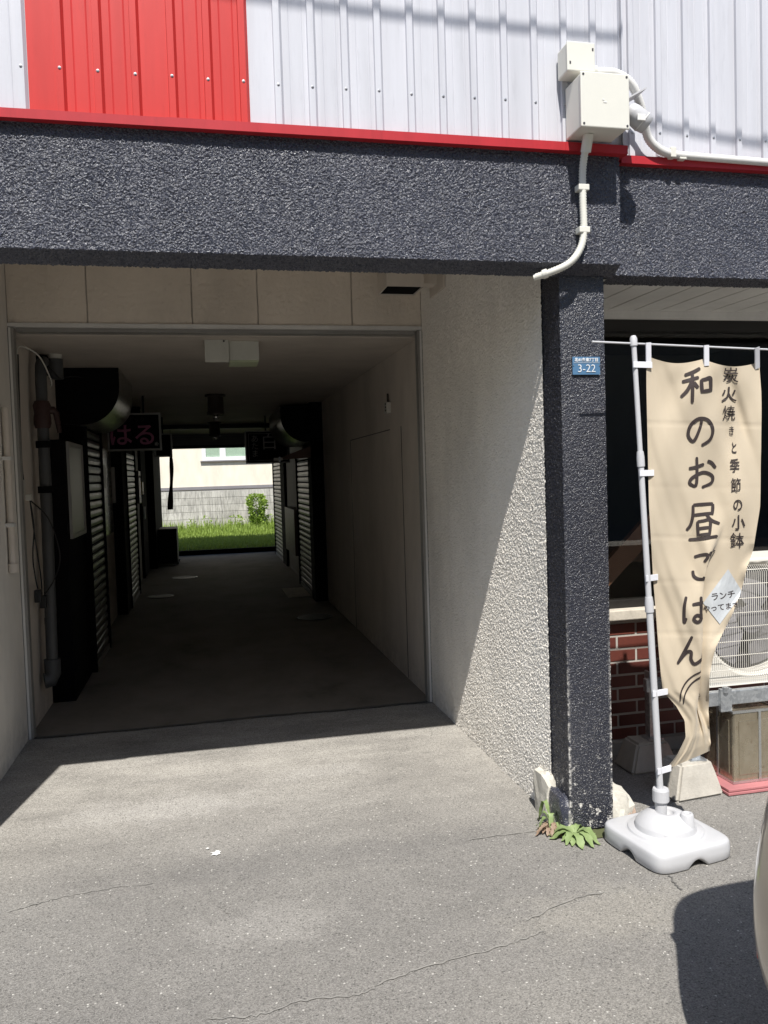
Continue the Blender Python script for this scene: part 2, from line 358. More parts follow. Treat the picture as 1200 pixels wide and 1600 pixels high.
M = dict(
    asphalt=asphalt(), floor=concrete_floor(), black=stucco_black(), black2=stucco_black('charcoal_pillar_paint', .55, .5),
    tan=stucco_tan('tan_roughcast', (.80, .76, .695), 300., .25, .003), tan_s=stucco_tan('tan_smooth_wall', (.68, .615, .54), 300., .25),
    lintel=stucco_tan('tan_lintel_panel', (.78, .70, .60), 130., .8),
    white_sheet=sheet_metal('white_corrugated', (.545, .55, .59)), red_sheet=sheet_metal('red_corrugated', (.52, .035, .03)),
    red_flash=sheet_metal('red_flashing', (.42, .022, .03), .45),
    screw=simple('zinc_screw', (.5, .5, .5), .35, .9), ceiling=stucco_tan('ceiling_board', (.52, .465, .405), 60., .12),
    guide=simple('grey_guide_rail', (.33, .32, .30), .5, .3), brick=brick_mat(), mortar=simple('brick_mortar', (.42, .395, .355), .95, bump=.4),
    soffit=simple('soffit_plank', (.74, .73, .70), .6), sill=simple('peeling_wood_sill', (.55, .5, .42), .8, grime=.5, dark=.55, scale=14., bump=.5, bscale=60.),
    dark_frame=simple('dark_bronze_frame', (.022, .02, .018), .45, .2), glass=glass_mat('window_glass', (.88, .88, .86)), clear=glass_mat('clear_glass'),
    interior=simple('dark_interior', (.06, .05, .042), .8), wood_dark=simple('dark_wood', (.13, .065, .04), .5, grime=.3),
    offwhite=simple('ivory_plastic', (.65, .64, .575), .5, grime=.1, dark=.93), white_pl=simple('white_plastic', (.50, .50, .51), .45, grime=.08, dark=.9),
    grey_pl=simple('grey_plastic', (.42, .41, .40), .5), plate_blue=simple('blue_plate', (.08, .18, .31), .4, grime=.1, dark=.85),
    print_white=simple('white_print', (.75, .78, .8), .6), ink=simple('dark_brown_ink', (.035, .024, .022), .75, grime=.1),
    cloth=cloth_mat(), tab=simple('white_webbing', (.74, .74, .78), .8), card=simple('printed_grey_card', (.47, .49, .50), .7),
    ac=simple('ac_ivory_paint', (.74, .71, .64), .45, grime=.1, dark=.9), ac_dark=simple('ac_inside', (.045, .042, .048), .6), ac_fan=simple('fan_plastic', (.17, .165, .18), .5),
    galv=galv_mat(), cblock=simple('cast_concrete', (.47, .44, .385), .9, grime=.4, dark=.65, scale=9., bump=.6, bscale=110.),
    tin=tin_mat(), tin_seam=simple('bright_tin_seam', (.62, .63, .62), .3, .9), pink=simple('pink_board', (.42, .16, .165), .85, grime=.3, bump=.4),
    blackpaint=simple('black_paint', (.008, .008, .009), .85, spec=.04), darkgrey=simple('dark_grey_paint', (.03, .03, .031), .6),
    steel=steel_curve(), slat=simple('grey_shutter_slat', (.17, .165, .155), .4, .5, grime=.3),
    wood_grey=simple('weathered_grey_wood', (.21, .19, .165), .7, grime=.5, dark=.5, scale=10.),
    paper=simple('yellowed_paper', (.62, .6, .5), .7, grime=.2), brown=simple('brown_enamel', (.055, .042, .035), .45),
    pipe=simple('grey_vinyl_pipe', (.075, .078, .08), .5, grime=.3, dark=.6), valve=simple('rust_red_valve', (.045, .02, .017), .6, grime=.4),
    cable=simple('black_cable', (.012, .012, .013), .55), cream=simple('cream_wall', (.76, .70, .58), .85, bump=.3),
    grey_band=simple('grey_flashing', (.22, .21, .22), .5), house_white=simple('white_trim', (.8, .8, .8), .5),
    block=block_mat(), bmortar=simple('block_mortar', (.40, .385, .355), .95, bump=.3), soil=simple('soil', (.10, .085, .055), .95, grime=.4, bump=.7, bscale=40.),
    grass=leaf_mat('grass_blade', (.19, .29, .04), (.32, .42, .09)), bush=leaf_mat('bush_leaf', (.20, .31, .04), (.33, .45, .10)),
    weed=leaf_mat('weed_leaf', (.20, .28, .10), (.30, .38, .17), .2), dry=leaf_mat('withered_leaf', (.27, .18, .12), (.40, .30, .22), .2),
    stem=simple('plant_stem', (.14, .13, .05), .7), crack=simple('sandy_crack', (.255, .244, .222), .95, grime=.5, dark=.7, scale=20.), crack_d=simple('dark_crack', (.125, .12, .11), .95),
    chalk=simple('white_droppings', (.72, .71, .68), .9), moss=simple('moss', (.09, .10, .04), .95), patch=simple('pale_film_patch', (.27, .256, .232), .95, grime=.4, bump=.5, bscale=200.),
    sill_dark=simple('brown_board', (.30, .15, .09), .6),
    gloss_board=simple('glossy_notice_board', (.5, .5, .46), .22),
    car=None, frosted=glass_mat('dusty_glass', (.9, .9, .86), .45), tyre=simple('tyre_rubber', (.02, .02, .02), .8), alloy=simple('alloy_rim', (.5, .5, .5), .35, .9), redlamp=simple('red_lens', (.28, .006, .008), .15), carglass=simple('car_glass', (.012, .013, .014), .06),
    pinkneon=simple('pink_sign_tube', (.36, .10, .19), .55), greyneon=simple('grey_sign_tube', (.42, .40, .38), .5), yellow=simple('yellow_tag', (.65, .42, .05), .5),
    greenish=simple('green_tinted_cover', (.50, .55, .36), .5), palebox=simple('pale_box_paint', (.56, .56, .50), .5), bulb=simple('lamp_glass', (.9, .9, .88), .06, .9), cloth_brown=simple('brown_cloth', (.16, .11, .095), .9),
    stone=simple('pale_mortar', (.56, .53, .46), .95, grime=.4, dark=.75, scale=12., bump=.8, bscale=90.), rubble=simple('rubble_aggregate', (.42, .31, .24), .95, grime=.7, dark=.6, scale=50., bump=1., bscale=120.),
    far=simple('far_render', (.22, .215, .2), .9), roofing=simple('roof_sheet', (.12, .12, .13), .6), socket=simple('socket_plastic', (.6, .58, .52), .5), curtain=simple('pale_green_curtain', (.72, .76, .58), .9),
)
cm = Mat('champagne_car_paint', (.40, .345, .275), .32, .45, .5); cm.b.inputs['Coat Weight'].default_value = .8; cm.b.inputs['Coat Roughness'].default_value = .05
M['car'] = cm.m

def text(name, body, m, parent, loc, size, normal='-y', depth=.0008, bold=0., vertical=False):
    """Flat lettering; loc is its centre; faces -y or +x ... ."""
    cu = bpy.data.curves.new(name, 'FONT'); cu.body = body; cu.size = size; cu.align_x = 'CENTER'; cu.align_y = 'CENTER'; cu.extrude = depth; cu.offset = bold; cu.resolution_u = 4
    if vertical: cu.body = '\n'.join(body); cu.space_line = .95
    t = bpy.data.objects.new(name, cu); C.objects.link(t)
    dg = bpy.context.evaluated_depsgraph_get(); me = bpy.data.meshes.new_from_object(t.evaluated_get(dg)); bpy.data.objects.remove(t)
    me.name = name; me.materials.clear(); me.materials.append(m)
    rot = {'-y': Matrix.Rotation(math.pi/2, 4, 'X')}[normal]
    me.transform(rot)
    return link(name, me, parent, loc)

# ------------------------------------------------------------------ ground
XL, XR = -1.11, 1.455          # the passage's side walls
Y0, YB, YP = 3.15, 3.08, 5.27  # pillar face, beam face, shutter plane
YE = 17.4                      # far end of the passage
g = MB(); g.add([(-60, -60, 0), (60, -60, 0), (60, 17.38, 0), (-60, 17.38, 0)], [(0, 1, 2, 3)])
ground = tag(g.build('ground', M['asphalt']), kind='structure')
g = MB(); g.add([(XL-.3, YP, .004), (XR+.3, YP+.0, .004), (XR+.3, YE-.08, .004), (XL-.3, YE-.08, .004)], [(0, 1, 2, 3)])
pf = tag(g.build('passage_floor', M['floor']), kind='structure')
g = MB(); g.box(-14, 16, YE, 27, -.3, .06); tag(g.build('lawn_ground', M['soil']), kind='structure')
def ribbon(pts, w, z, jit=.3, seed=0):
    rnd = random.Random(seed); mb = MB(); P = spline([(x, y, 0) for x, y in pts], 10); V = []; n = len(P)
    for i, p in enumerate(P):
        t = (P[min(i+1, n-1)]-P[max(i-1, 0)]).normalized(); b = Vector((-t.y, t.x, 0))
        q = p+b*rnd.uniform(-.006, .006); ww = w*rnd.uniform(1-jit, 1+jit)*(.25 if i in (0, n-1) else 1)
        V += [(q+b*ww/2)[:2]+(z,), (q-b*ww/2)[:2]+(z,)]
    return mb.add(V, [(2*i, 2*i+1, 2*i+3, 2*i+2) for i in range(n-1)])
def G(px, py): # a point of the ground
    d = CR*((px-600)/F_PX) + CD*((py-800)/F_PX) + CF; t = -CAM_H/d.z; return (d.x*t, d.y*t)
cracks = [([(10, 1427), (60, 1413), (110, 1400), (180, 1388), (240, 1382)], .0035, 'crack'),
          ([(320, 1594), (400, 1588), (470, 1566), (560, 1555), (600, 1536), (690, 1505), (790, 1478), (850, 1455)], .005, 'crack'),
          ([(730, 1314), (790, 1305), (850, 1298)], .005, 'crack'),
          ([(820, 1440), (900, 1405), (950, 1395)], .006, 'crack'),
          ([(1046, 1368), (1056, 1384), (1064, 1392)], .007, 'crack_d'),
          ([(342, 1410), (350, 1420), (356, 1428)], .006, 'crack')]
for i, (pp, w, mm) in enumerate(cracks):
    ribbon([G(*q) for q in pp], w, .004, .55, i).build('crack', M[mm], ground)
ribbon([(XL, YP+.005), (-.4, YP-.01), (.3, YP+.012), (.9, YP-.006), (XR, YP+.004)], .028, .0085, .5, 99).build('joint_line', M['crack_d'], pf)
def blob(name, m, parent, cx, cy, rx, ry, z, n=18, seed=0, jag=.3):
    r = random.Random(seed); V = [(cx, cy, z)]
    for k in range(n):
        a = 2*math.pi*k/n; q = r.uniform(1-jag, 1+jag); V.append((cx+rx*q*math.cos(a), cy+ry*q*math.sin(a), z))
    return MB().add(V, [(0, 1+k, 1+(k+1) % n) for k in range(n)]).build(name, m, parent)
x, y = G(338, 1334); blob('white_spot', M['chalk'], ground, x, y, .022, .02, .005, 16, 3, .5)
x, y = G(330, 1328); blob('white_spot', M['chalk'], ground, x-.015, y+.012, .008, .007, .005, 9, 4, .5)
V = [G(*q) for q in [(325, 1480), (345, 1468), (385, 1450), (430, 1430), (468, 1423), (480, 1432), (478, 1462), (450, 1475), (420, 1482), (400, 1492), (372, 1496), (388, 1480), (350, 1488)]]
x, y = G(930, 1303); blob('moss_patch', M['moss'], ground, x, y, .05, .05, .005, 14, 8, .4)

# ------------------------------------------------------------------ the building
B = empty('building', (0, Y0, 0), 'two-storey building with corrugated white and red cladding over a charcoal stucco beam and dark passage', 'building')
# stucco beams and the pillar
def beam(x0, x1, y, yback, z0f, z0b, z1, res=.0022, end=True):
    s = Sheets(); L = x1-x0
    s.quad((x0, y, z0f), (L, 0, 0), (0, 0, z1-z0f), res)
    s.quad((x0, yback, z0b), (L, 0, 0), (0, y-yback, z0f-z0b), res)
    if end:
        s.quad((x1, y, z0f), (0, .16, 0), (0, 0, z1-z0f), res)
    o = s.build('beam', M['black'], B, .0040, 290., 180., False)
    MB().box(x0, x1-.008, y+.012, yback+.0, max(z0f, z0b)+.012, z1+.02).build('beam_core', M['darkgrey'], B)
    return o
beam(-.78, 1.705, YB, Y0+.01, 2.382, 2.345, 2.835)
MB().box(-3.6, -.78, YB, Y0+.2, 2.36, 2.835).build('beam', M['black'], B)
beam(1.705, 2.75, Y0, Y0+.12, 2.355, 2.345, 2.815, end=False)
MB().box(2.75, 5.5, Y0, Y0+.12, 2.35, 2.815).build('beam', M['black'], B)
s = Sheets(); px0, px1 = 1.462, 1.661
s.quad((px0, Y0, .012), (px1-px0, 0, 0), (0, 0, 2.40), .0024).quad((px0, Y0+.2, .012), (0, -.2, 0), (0, 0, 2.40), .0024).quad((px1, Y0, .012), (0, .35, 0), (0, 0, 2.40), .01)
pil = s.build('pillar', M['black2'], B, .0024, 290., 180., False)
MB().box(px0+.01, px1-.01, Y0+.012, Y0+.35, 0, 2.8).build('pillar_core', M['darkgrey'], B)
MB().box(XL-.2, XL-.02, Y0, Y0+.3, 0, 2.8).build('pillar', M['black'], B)
# chunks of mortar at the pillar's foot
def chunk(name, m, parent, c, r, seed, label=None, cat=None):
    bm = bmesh.new(); bmesh.ops.create_icosphere(bm, subdivisions=3, radius=1); rnd = random.Random(seed); o = Vector((rnd.random()*9, 3, 5))
    for v in bm.verts:
        d = v.co.copy(); m_ = max(abs(d.x), abs(d.y), abs(d.z)); d = d.lerp(d/m_, .75)
        from mathutils import noise as nz
        k = 1+.18*nz.noise(d*1.6+o)+.05*nz.noise(d*7+o)
        v.co = Vector((c[0]+d.x*r[0]*k, c[1]+d.y*r[1]*k, max(.0, c[2]+d.z*r[2]*k)))
    return MB().frombm(bm, False).build(name, m, parent)
chunk('mortar_chunk', M['stone'], B, (1.455, 3.37, .07), (.04, .085, .12), 1)
chunk('mortar_chunk', M['black'], B, (1.452, 3.225, .06), (.03, .075, .10), 2)
chunk('mortar_chunk', M['stone'], B, (1.705, 3.26, .05), (.06, .11, .10), 5)
chunk('mortar_chunk', M['rubble'], B, (1.735, 3.21, .03), (.04, .06, .07), 6)
# right wall of the passage: roughcast outside the shutter plane, smooth inside
s = Sheets(); s.quad((XR, 4.78, 0), (0, Y0+.17-4.78, 0), (0, 0, 2.12), .0028).quad((XR, YP, 0), (0, 4.78-YP, 0), (0, 0, 2.12), .006).quad((XR, YP, 2.12), (0, Y0+.17-YP, 0), (0, 0, .83), .006)
rw = s.build('passage_wall', M['tan'], B, .0042, 280., 180., False)
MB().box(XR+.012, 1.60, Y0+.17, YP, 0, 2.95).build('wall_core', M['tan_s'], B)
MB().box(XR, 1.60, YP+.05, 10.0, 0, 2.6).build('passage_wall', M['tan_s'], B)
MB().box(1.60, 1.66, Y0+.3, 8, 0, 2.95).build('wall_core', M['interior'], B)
MB().box(XL-.2, XL, Y0+.02, YP, 0, 2.95).build('passage_wall', M['tan'], B)
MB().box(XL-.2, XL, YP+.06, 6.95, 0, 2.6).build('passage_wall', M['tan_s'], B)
MB().box(XL-.2, XR+.2, Y0+.2, YP+.3, 2.95, 3.05).build('vestibule_ceiling', M['ceiling'], B)
# blind door in the right wall: its joints are slightly proud strips
for (yy, z0, z1) in ((5.92, 0, 1.91), (8.07, 0, 1.90)):
    box('wall_joint', M['dark_frame'], B, XR-.003, XR+.01, yy, yy+.006, z0+.01, z1)
box('wall_joint', M['dark_frame'], B, XR-.003, XR+.01, 6.3, 8.07, 1.903, 1.910)
# lintel over the passage: panels, trim, slot of the roller shutter
lint = MB().box(XL-.1, XR+.1, YP+.012, YP+.25, 2.508, 2.95).build('lintel', M['tan_s'], B)
jx = [XL, -.652, -.029, .379, .987, XR]
for a, b in zip(jx[:-1], jx[1:]):
    s = Sheets(); s.quad((a+.004, YP, 2.53), (b-a-.008, 0, 0), (0, 0, .42), .007)
    p = s.build('panel', M['lintel'], lint, .0028, 60., 110.)
box('bottom_trim', M['soffit'], lint, XL, XR, YP-.008, YP+.02, 2.505, 2.528)
box('shutter_slot', M['guide'], lint, XL+.04, XR-.04, YP+.03, YP+.12, 2.482, 2.506)
for (a, b) in ((XL-.01, XL+.035), (XR-.035, XR+.01)):
    r = box('guide_rail', M['guide'], B, a, b, YP-.01, YP+.05, 0.004, 2.5)
    m_ = (a+b)/2; box('rail_lip', M['soffit'], r, m_-.006, m_+.006, YP-.016, YP-.010, 0.004, 2.5)
# passage ceiling, cross beams and the far eave
MB().box(XL-.4, XR+.4, YP+.12, 13.7, 2.472, 2.55).build('passage_ceiling', M['ceiling'], B)
MB().box(XL-.4, XR+.4, 13.7, YE, 2.50, 2.58).build('passage_ceiling', M['ceiling'], B)
box('cross_beam', M['darkgrey'], B, XL-.2, XR+.2, 13.7, 13.8, 2.40, 2.52)
for k in range(4):
    box('eave_slat', M['slat'], B, XL, XR, YE-.25+k*.012, YE-.2+k*.012, 2.28+k*.055, 2.328+k*.055)
box('eave_beam', M['darkgrey'], B, XL-.1, XR+.1, YE-.2, YE-.05, 2.215, 2.52)
box('threshold', M['blackpaint'], B, XL-.1, XR+.1, YE-.07, YE+.05, 0, .10)
# upper storey
MB().box(-3.5, 5.5, Y0+.08, YE, 3.05, 5.0).build('upper_storey', M['far'], B)
MB().box(-3.6, 5.6, Y0-.1, YE+.1, 5.0, 5.1).build('roof', M['roofing'], B)
MB().box(-3.5, XL-.2, Y0+.02, YE, 0, 3.05).build('shop_block', M['far'], B)
MB().box(1.66, 5.5, 8.0, YE, 0, 3.05).build('shop_block', M['far'], B)
# corrugated cladding
PITCH_C = .1265
def profile(xs, xe, first, y):
    """Outline (x, y) of a sheet between xs and xe with ribs at first + k*PITCH_C."""
    P = [(xs, y)]; k = math.ceil((xs-first-.02)/PITCH_C)
    while True:
        c = first+k*PITCH_C; k += 1
        if c-.018 > xe: break
        seg = [(c-.0145, y), (c-.0125, y-.013), (c+.0100, y-.013), (c+.0195, y)]
        for f_ in (.37, .74):
            gx = c+f_*PITCH_C; q_ = .0013 if f_ < .5 else -.0012; seg += [(gx-.003, y), (gx, y+q_), (gx+.003, y)]
        P += [q for q in seg if xs < q[0] < xe]
    return P+[(xe, y)]
def sheet(xs, xe, first, y, m, z0, screws=True, z_s=3.0):
    P = profile(xs, xe, first, y); n = len(P); V = []
    for z in (z0, 4.0, 5.0): V += [(a, b, z) for a, b in P]
    V += [(a, b+.0015, z0) for a, b in P]
    Fc = [(j*n+i, j*n+i+1, (j+1)*n+i+1, (j+1)*n+i) for j in range(2) for i in range(n-1)]+[(3*n+i, 3*n+i+1, i+1, i) for i in range(n-1)]
    o = MB().add(V, Fc).build('cladding_sheet', m, B)
    k = math.ceil((xs-first)/PITCH_C)
    while first+k*PITCH_C < xe and screws:
        c = first+k*PITCH_C; k += 1
        so_ = link('screw', SCREW, o, (c, y-.0133, z_s+random.uniform(-.003, .003)))
    return o
sm = MB(); sm.lathe([(.0, -.0035), (.0022, -.0035), (.0034, -.0022), (.0036, -.0012), (.0055, -.001), (.0055, 0)], n=12)
SCREW = bpy.data.meshes.new('screw'); SCREW.from_pydata([(x, z, y) for x, y, z in sm.v], [], sm.f); SCREW.materials.append(M['screw'])
FIRST = .200; yc = YB-.004
ze = 2.843
for a, b in ((-3.5, -1.03), (-1.03, -.5385)): sheet(a, b, FIRST, yc, M['white_sheet'], ze, b > -1)
for a, b in ((-.5385, -.147), (-.147, .2205)): sheet(a, b, FIRST, yc-.001, M['red_sheet'], ze)
xs = .2205
for n_ in (4, 4, 4):
    xe = min(xs+n_*PITCH_C, 1.715); sheet(xs, xe, FIRST, yc, M['white_sheet'], ze); xs = xe
box('corner_trim', M['white_sheet'], B, 1.712, 1.718, yc-.018, Y0+.02, ze, 5.0)
for a, b in ((1.718, 2.205), (2.205, 2.711), (2.711, 5.5)): sheet(a, b, 1.795, Y0-.008, M['white_sheet'], 2.838, b < 3, 2.94)
def flashing(x0, x1, yf, z0, z1, yb):
    poly = [(yf, z0), (yf-.0, z1), (yf+.004, z1+.003), (yb, z1+.006), (yb, z1+.004), (yf+.005, z1), (yf+.002, z0), (yb, z0-.002), (yb, z0-.004)]
    return MB().prism([(yf, z0), (yf, z1), (yb, z1+.008), (yb, z0)], 'x', x0, x1).build('flashing', M['red_flash'], B)
flashing(-3.5, -.078, YB-.032, 2.815, 2.847, YB+.01)
flashing(-.078, 1.455, YB-.0335, 2.8145, 2.848, YB+.01)
flashing(1.455, 1.725, YB-.035, 2.814, 2.8475, YB+.06)
flashing(1.735, 5.5, Y0-.035, 2.806, 2.838, Y0+.01)

# ---- the shop front on the right of the pillar
YW = 4.0
MB().box(1.66, 5.5, YW-.02, YW+.18, 2.34, 2.95).build('window_header', M['soffit'], B)
sof = MB().box(1.66, 5.5, Y0+.12, YW, 2.395, 2.42).build('soffit', M['dark_frame'], B)
for k in range(14):
    x0 = 1.664+k*.152
    if x0 > 3.9: break
    # planks run from front to back at a slant of the photograph's bay
    box('plank', M['soffit'], sof, x0, x0+.1445, Y0+.122, YW-.022, 2.383, 2.394)
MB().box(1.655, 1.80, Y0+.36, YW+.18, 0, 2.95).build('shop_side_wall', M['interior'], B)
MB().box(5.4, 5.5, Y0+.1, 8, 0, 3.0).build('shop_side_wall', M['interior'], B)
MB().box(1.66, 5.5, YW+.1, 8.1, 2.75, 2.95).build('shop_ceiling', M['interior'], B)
fr = MB()
fr.box(1.80, 5.4, YW, YW+.08, 2.28, 2.34); fr.box(1.80, 5.4, YW, YW+.08, .79, .83)
fr.box(1.80, 1.85, YW, YW+.08, .83, 2.28); fr.box(3.35, 3.42, YW, YW+.08, .83, 2.28)
win = fr.build('window', M['dark_frame'], B)
MB().box(1.85, 3.35, YW+.035, YW+.041, .83, 2.28).build('pane', M['glass'], win)
MB().box(3.42, 5.4, YW+.035, YW+.041, .83, 2.28).build('pane', M['glass'], win)
MB().box(1.80, 5.4, YW-.07, YW, .735, .79, .006).build('window_sill', M['sill'], win)
# floor, counter and a slanted brown board behind the shop glass
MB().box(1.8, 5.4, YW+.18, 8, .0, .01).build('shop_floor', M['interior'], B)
MB().box(1.95, 5.3, YW+.45, YW+.95, .98, 1.03).build('shop_counter', M['wood_dark'], B)
MB().prism([(1.95, .80), (2.10, .80), (2.62, 1.28), (2.47, 1.30)], 'y', YW+.16, YW+.2).build('slanted_board', M['rubble'] if False else M['sill_dark'], B)
# brick dado
bw = MB().box(1.66, 5.5, YW-.008, YW+.12, 0, .735).build('brick_wall', M['mortar'], B)
bme = MB().box(0, .215, -.0045, 0, 0, .0590, .002); 
def mesh_of(mb, name, m):
    me = bpy.data.meshes.new(name); me.from_pydata(mb.v, [], mb.f)
    bm = bmesh.new(); bm.from_mesh(me); bmesh.ops.recalc_face_normals(bm, faces=bm.faces); bm.to_mesh(me); bm.free()
    me.materials.append(m); return me
BRICK = mesh_of(bme, 'brick', M['brick'])
for r_ in range(10):
    z = .075+r_*.0715
    if z+.06 > .735: break
    x = 1.81-(.113 if r_ % 2 else 0)
    while x < 3.7:
        if x > 1.64: link('brick', BRICK, bw, (x, YW-.007+random.uniform(-.001, .001), z))
        x += .227
box('brick_plinth', M['mortar'], B, 1.8, 5.5, YW-.045, YW-.01, 0, .07)

# ------------------------------------------------------------------ shop fronts inside the passage
SLAT = {}
def shutter(xp, y0, y1, z1, face, roll=None):
    """A roller shutter in the plane x = xp, looking along face (+1/-1); every slat is a part."""
    par = MB().box(min(xp, xp-face*.03)-.0, max(xp, xp-face*.03), y0, y1, 0, z1).build('shutter', M['blackpaint'], B)
    key = (round(y1-y0, 2), face)
    if key not in SLAT:
        prof = [(0, .004), (face*.012, .010), (face*.016, .035), (face*.012, .062), (0, .068)]
        SLAT[key] = mesh_of(MB().prism([(a, b) for a, b in prof], 'y', 0, y1-y0-.06), 'slat', M['slat'])
    z = .06
    while z+.07 < z1:
        link('slat', SLAT[key], par, (xp, y0+.03, z)); z += .075
    box('bottom_bar', M['guide'], par, xp-.02, xp+.02, y0+.02, y1-.02, .006, .055)
    for yy in (y0-.02, y1-.02):
        box('side_guide', M['blackpaint'], par, xp-.03, xp+.03, yy, yy+.04, 0.004, z1)
    return par
def roll_box(xw, xf, y0, y1, z0, z1):
    """Cover of a rolled shutter: black end plates, steel front rounded underneath. xw = wall side, xf = front."""
    s_ = 1 if xf > xw else -1; R_ = min(abs(xf-xw)*.62, (z1-z0)*.92); P = [(xw, z1), (xf, z1)]
    for k in range(13):
        a = math.pi/2*k/12; P.append((xf-s_*R_+s_*R_*math.cos(a), z0+R_-R_*math.sin(a)))
    P.append((xw, z0))
    n = len(P); mb = MB()
    mb.add([(a, y0+.006, b) for a, b in P]+[(a, y1-.006, b) for a, b in P], [(i, i+1, n+i+1, n+i) for i in range(n-1)], True)
    o = mb.build('shutter_box', M['steel'], B)
    for ya in (y0, y1-.02):
        MB().prism([(a, b) for a, b in P], 'y', ya, ya+.02).build('end_plate', M['blackpaint'], o)
    return o
# left row
blk = MB().box(XL, -.955, 6.10, 6.95, 0, 1.87).build('display_block', M['blackpaint'], B)
MB().box(XL, -.955, 6.90, 7.0, 1.87, 2.47).build('post', M['blackpaint'], B)
dc = MB().box(-.956, -.952, 6.20, 6.86, 1.18, 1.84).build('display_case', M['paper'], B)
for a in ((6.18, 6.21, 1.16, 1.86), (6.85, 6.88, 1.16, 1.86), (6.21, 6.85, 1.16, 1.19), (6.21, 6.85, 1.83, 1.86)):
    box('case_frame', M['guide'], dc, -.953, -.935, *a)
MB().box(-.944, -.941, 6.21, 6.85, 1.19, 1.83).build('pane', M['frosted'], dc)
shutter(-.945, 7.0, 8.0, 2.02, 1)
roll_box(XL, -.63, 6.82, 8.05, 2.02, 2.468)
MB().box(XL-.2, -1.05, 8.0, 9.95, 0, 2.5).build('shop_wall', M['tan_s'], B)
pst = MB().box(-1.05, -1.043, 8.98, 9.86, .99, 1.93).build('notice_panel', M['gloss_board'], B)
MB().box(XL-.2, -.93, 9.95, 10.42, 0, 2.5).build('post', M['blackpaint'], B)
shutter(-.945, 10.42, 11.75, 2.0, 1)
roll_box(XL, -.72, 10.3, 11.9, 2.05, 2.468)
MB().box(XL-.2, -1.02, 11.75, 15.0, 0, 2.5).build('shop_wall', M['wood_grey'], B)
MB().box(XL-.2, -.98, 13.6, 13.75, 0, 2.5).build('post', M['blackpaint'], B)
dd = MB().box(-1.02, -.985, 13.75, 14.75, 0, 2.1).build('door', M['blackpaint'], B)
box('handle', M['galv'], dd, -.985, -.96, 13.86, 13.89, .95, 1.15)
MB().box(XL-.2, -.87, 15.0, YE-.06, 0, 2.5).build('post', M['blackpaint'], B)
# right row
MB().box(1.30, 1.62, 10.0, 10.30, 0, 2.47).build('post', M['blackpaint'], B)
shutter(1.33, 10.32, 11.75, 1.86, -1)
roll_box(XR, .95, 10.05, 11.8, 1.99, 2.43)
MB().box(1.40, 1.62, 11.75, 14.2, 0, 2.5).build('shop_wall', M['wood_grey'], B)
MB().box(1.36, 1.62, 14.2, 14.9, 0, 2.5).build('post', M['blackpaint'], B)
shutter(1.40, 14.92, 16.7, 1.95, -1)
MB().box(1.43, 1.62, 11.7, YE-.06, 0, 2.5).build('post', M['blackpaint'], B)
MB().prism([(.86, 1.775), (XR, 1.80), (XR, 1.99)], 'y', 10.0, 10.06).build('awning_board', M['wood_dark'], B)
lb = MB().box(1.27, 1.40, 11.9, 13.3, .40, 1.08).build('counter_box', M['wood_dark'], B)

# ------------------------------------------------------------------ things on and in the passage
def sign(name, x0, x1, y, z0, z1, label, cat='sign'):
    o = empty(name, ((x0+x1)/2, y, z0), label, cat)
    MB().box(x0+.015, x1-.015, y, y+.10, z0+.015, z1-.015).build('sign_body', M['blackpaint'], o)
    for a in ((x0, x1, z0, z0+.018), (x0, x1, z1-.018, z1), (x0, x0+.018, z0+.018, z1-.018), (x1-.018, x1, z0+.018, z1-.018)):
        box('sign_frame', M['guide'], o, a[0], a[1], y-.012, y+.112, a[2], a[3])
    return o
sg = sign('shop_sign', -.97, -.425, 9.0, 1.89, 2.285, 'black framed shop sign with pink lettering jutting from the left wall')
for b in (-.8, -.6): box('hanger', M['blackpaint'], sg, b-.01, b+.01, 9.04, 9.06, 2.28, 2.475)
text('lettering', 'はる', M['pinkneon'], sg, (-.715, 8.99, 2.04), .25, bold=.004)
text('small_lettering', 'スナック', M['ink'], sg, (-.70, 8.99, 2.21), .06)
fl = MB()
for k in range(5):
    a = k*2*math.pi/5; fl.tube([(-.475, 8.99, 1.955), (-.475+.022*math.cos(a), 8.988, 1.955+.022*math.sin(a))], [.003, .009], 6)
fl.build('flower_mark', M['greyneon'], sg)
s2 = sign('shop_sign', -.66, -.425, 12.0, 1.905, 2.235, 'small blank black sign just behind the pink-lettered one')
box('hanger', M['blackpaint'], s2, -.56, -.54, 12.04, 12.06, 2.23, 2.48)
s3 = sign('shop_sign', .61, 1.25, 12.0, 1.775, 2.25, 'black framed shop sign with grey outlined lettering on the right side')
box('hanger', M['blackpaint'], s3, .9, .92, 12.04, 12.06, 2.245, 2.48)
text('lettering', 'あたま', M['greyneon'], s3, (.745, 11.99, 2.02), .115, vertical=True)
text('lettering', '白', M['greyneon'], s3, (.955, 11.99, 2.07), .25)
ft = MB()
for a in ((.655, 1.215, 1.815, 1.822), (.655, 1.215, 2.203, 2.21), (.655, .662, 1.822, 2.203), (1.208, 1.215, 1.822, 2.203)): ft.box(a[0], a[1], 11.985, 11.999, a[2], a[3])
ft.build('border_line', M['greyneon'], s3)
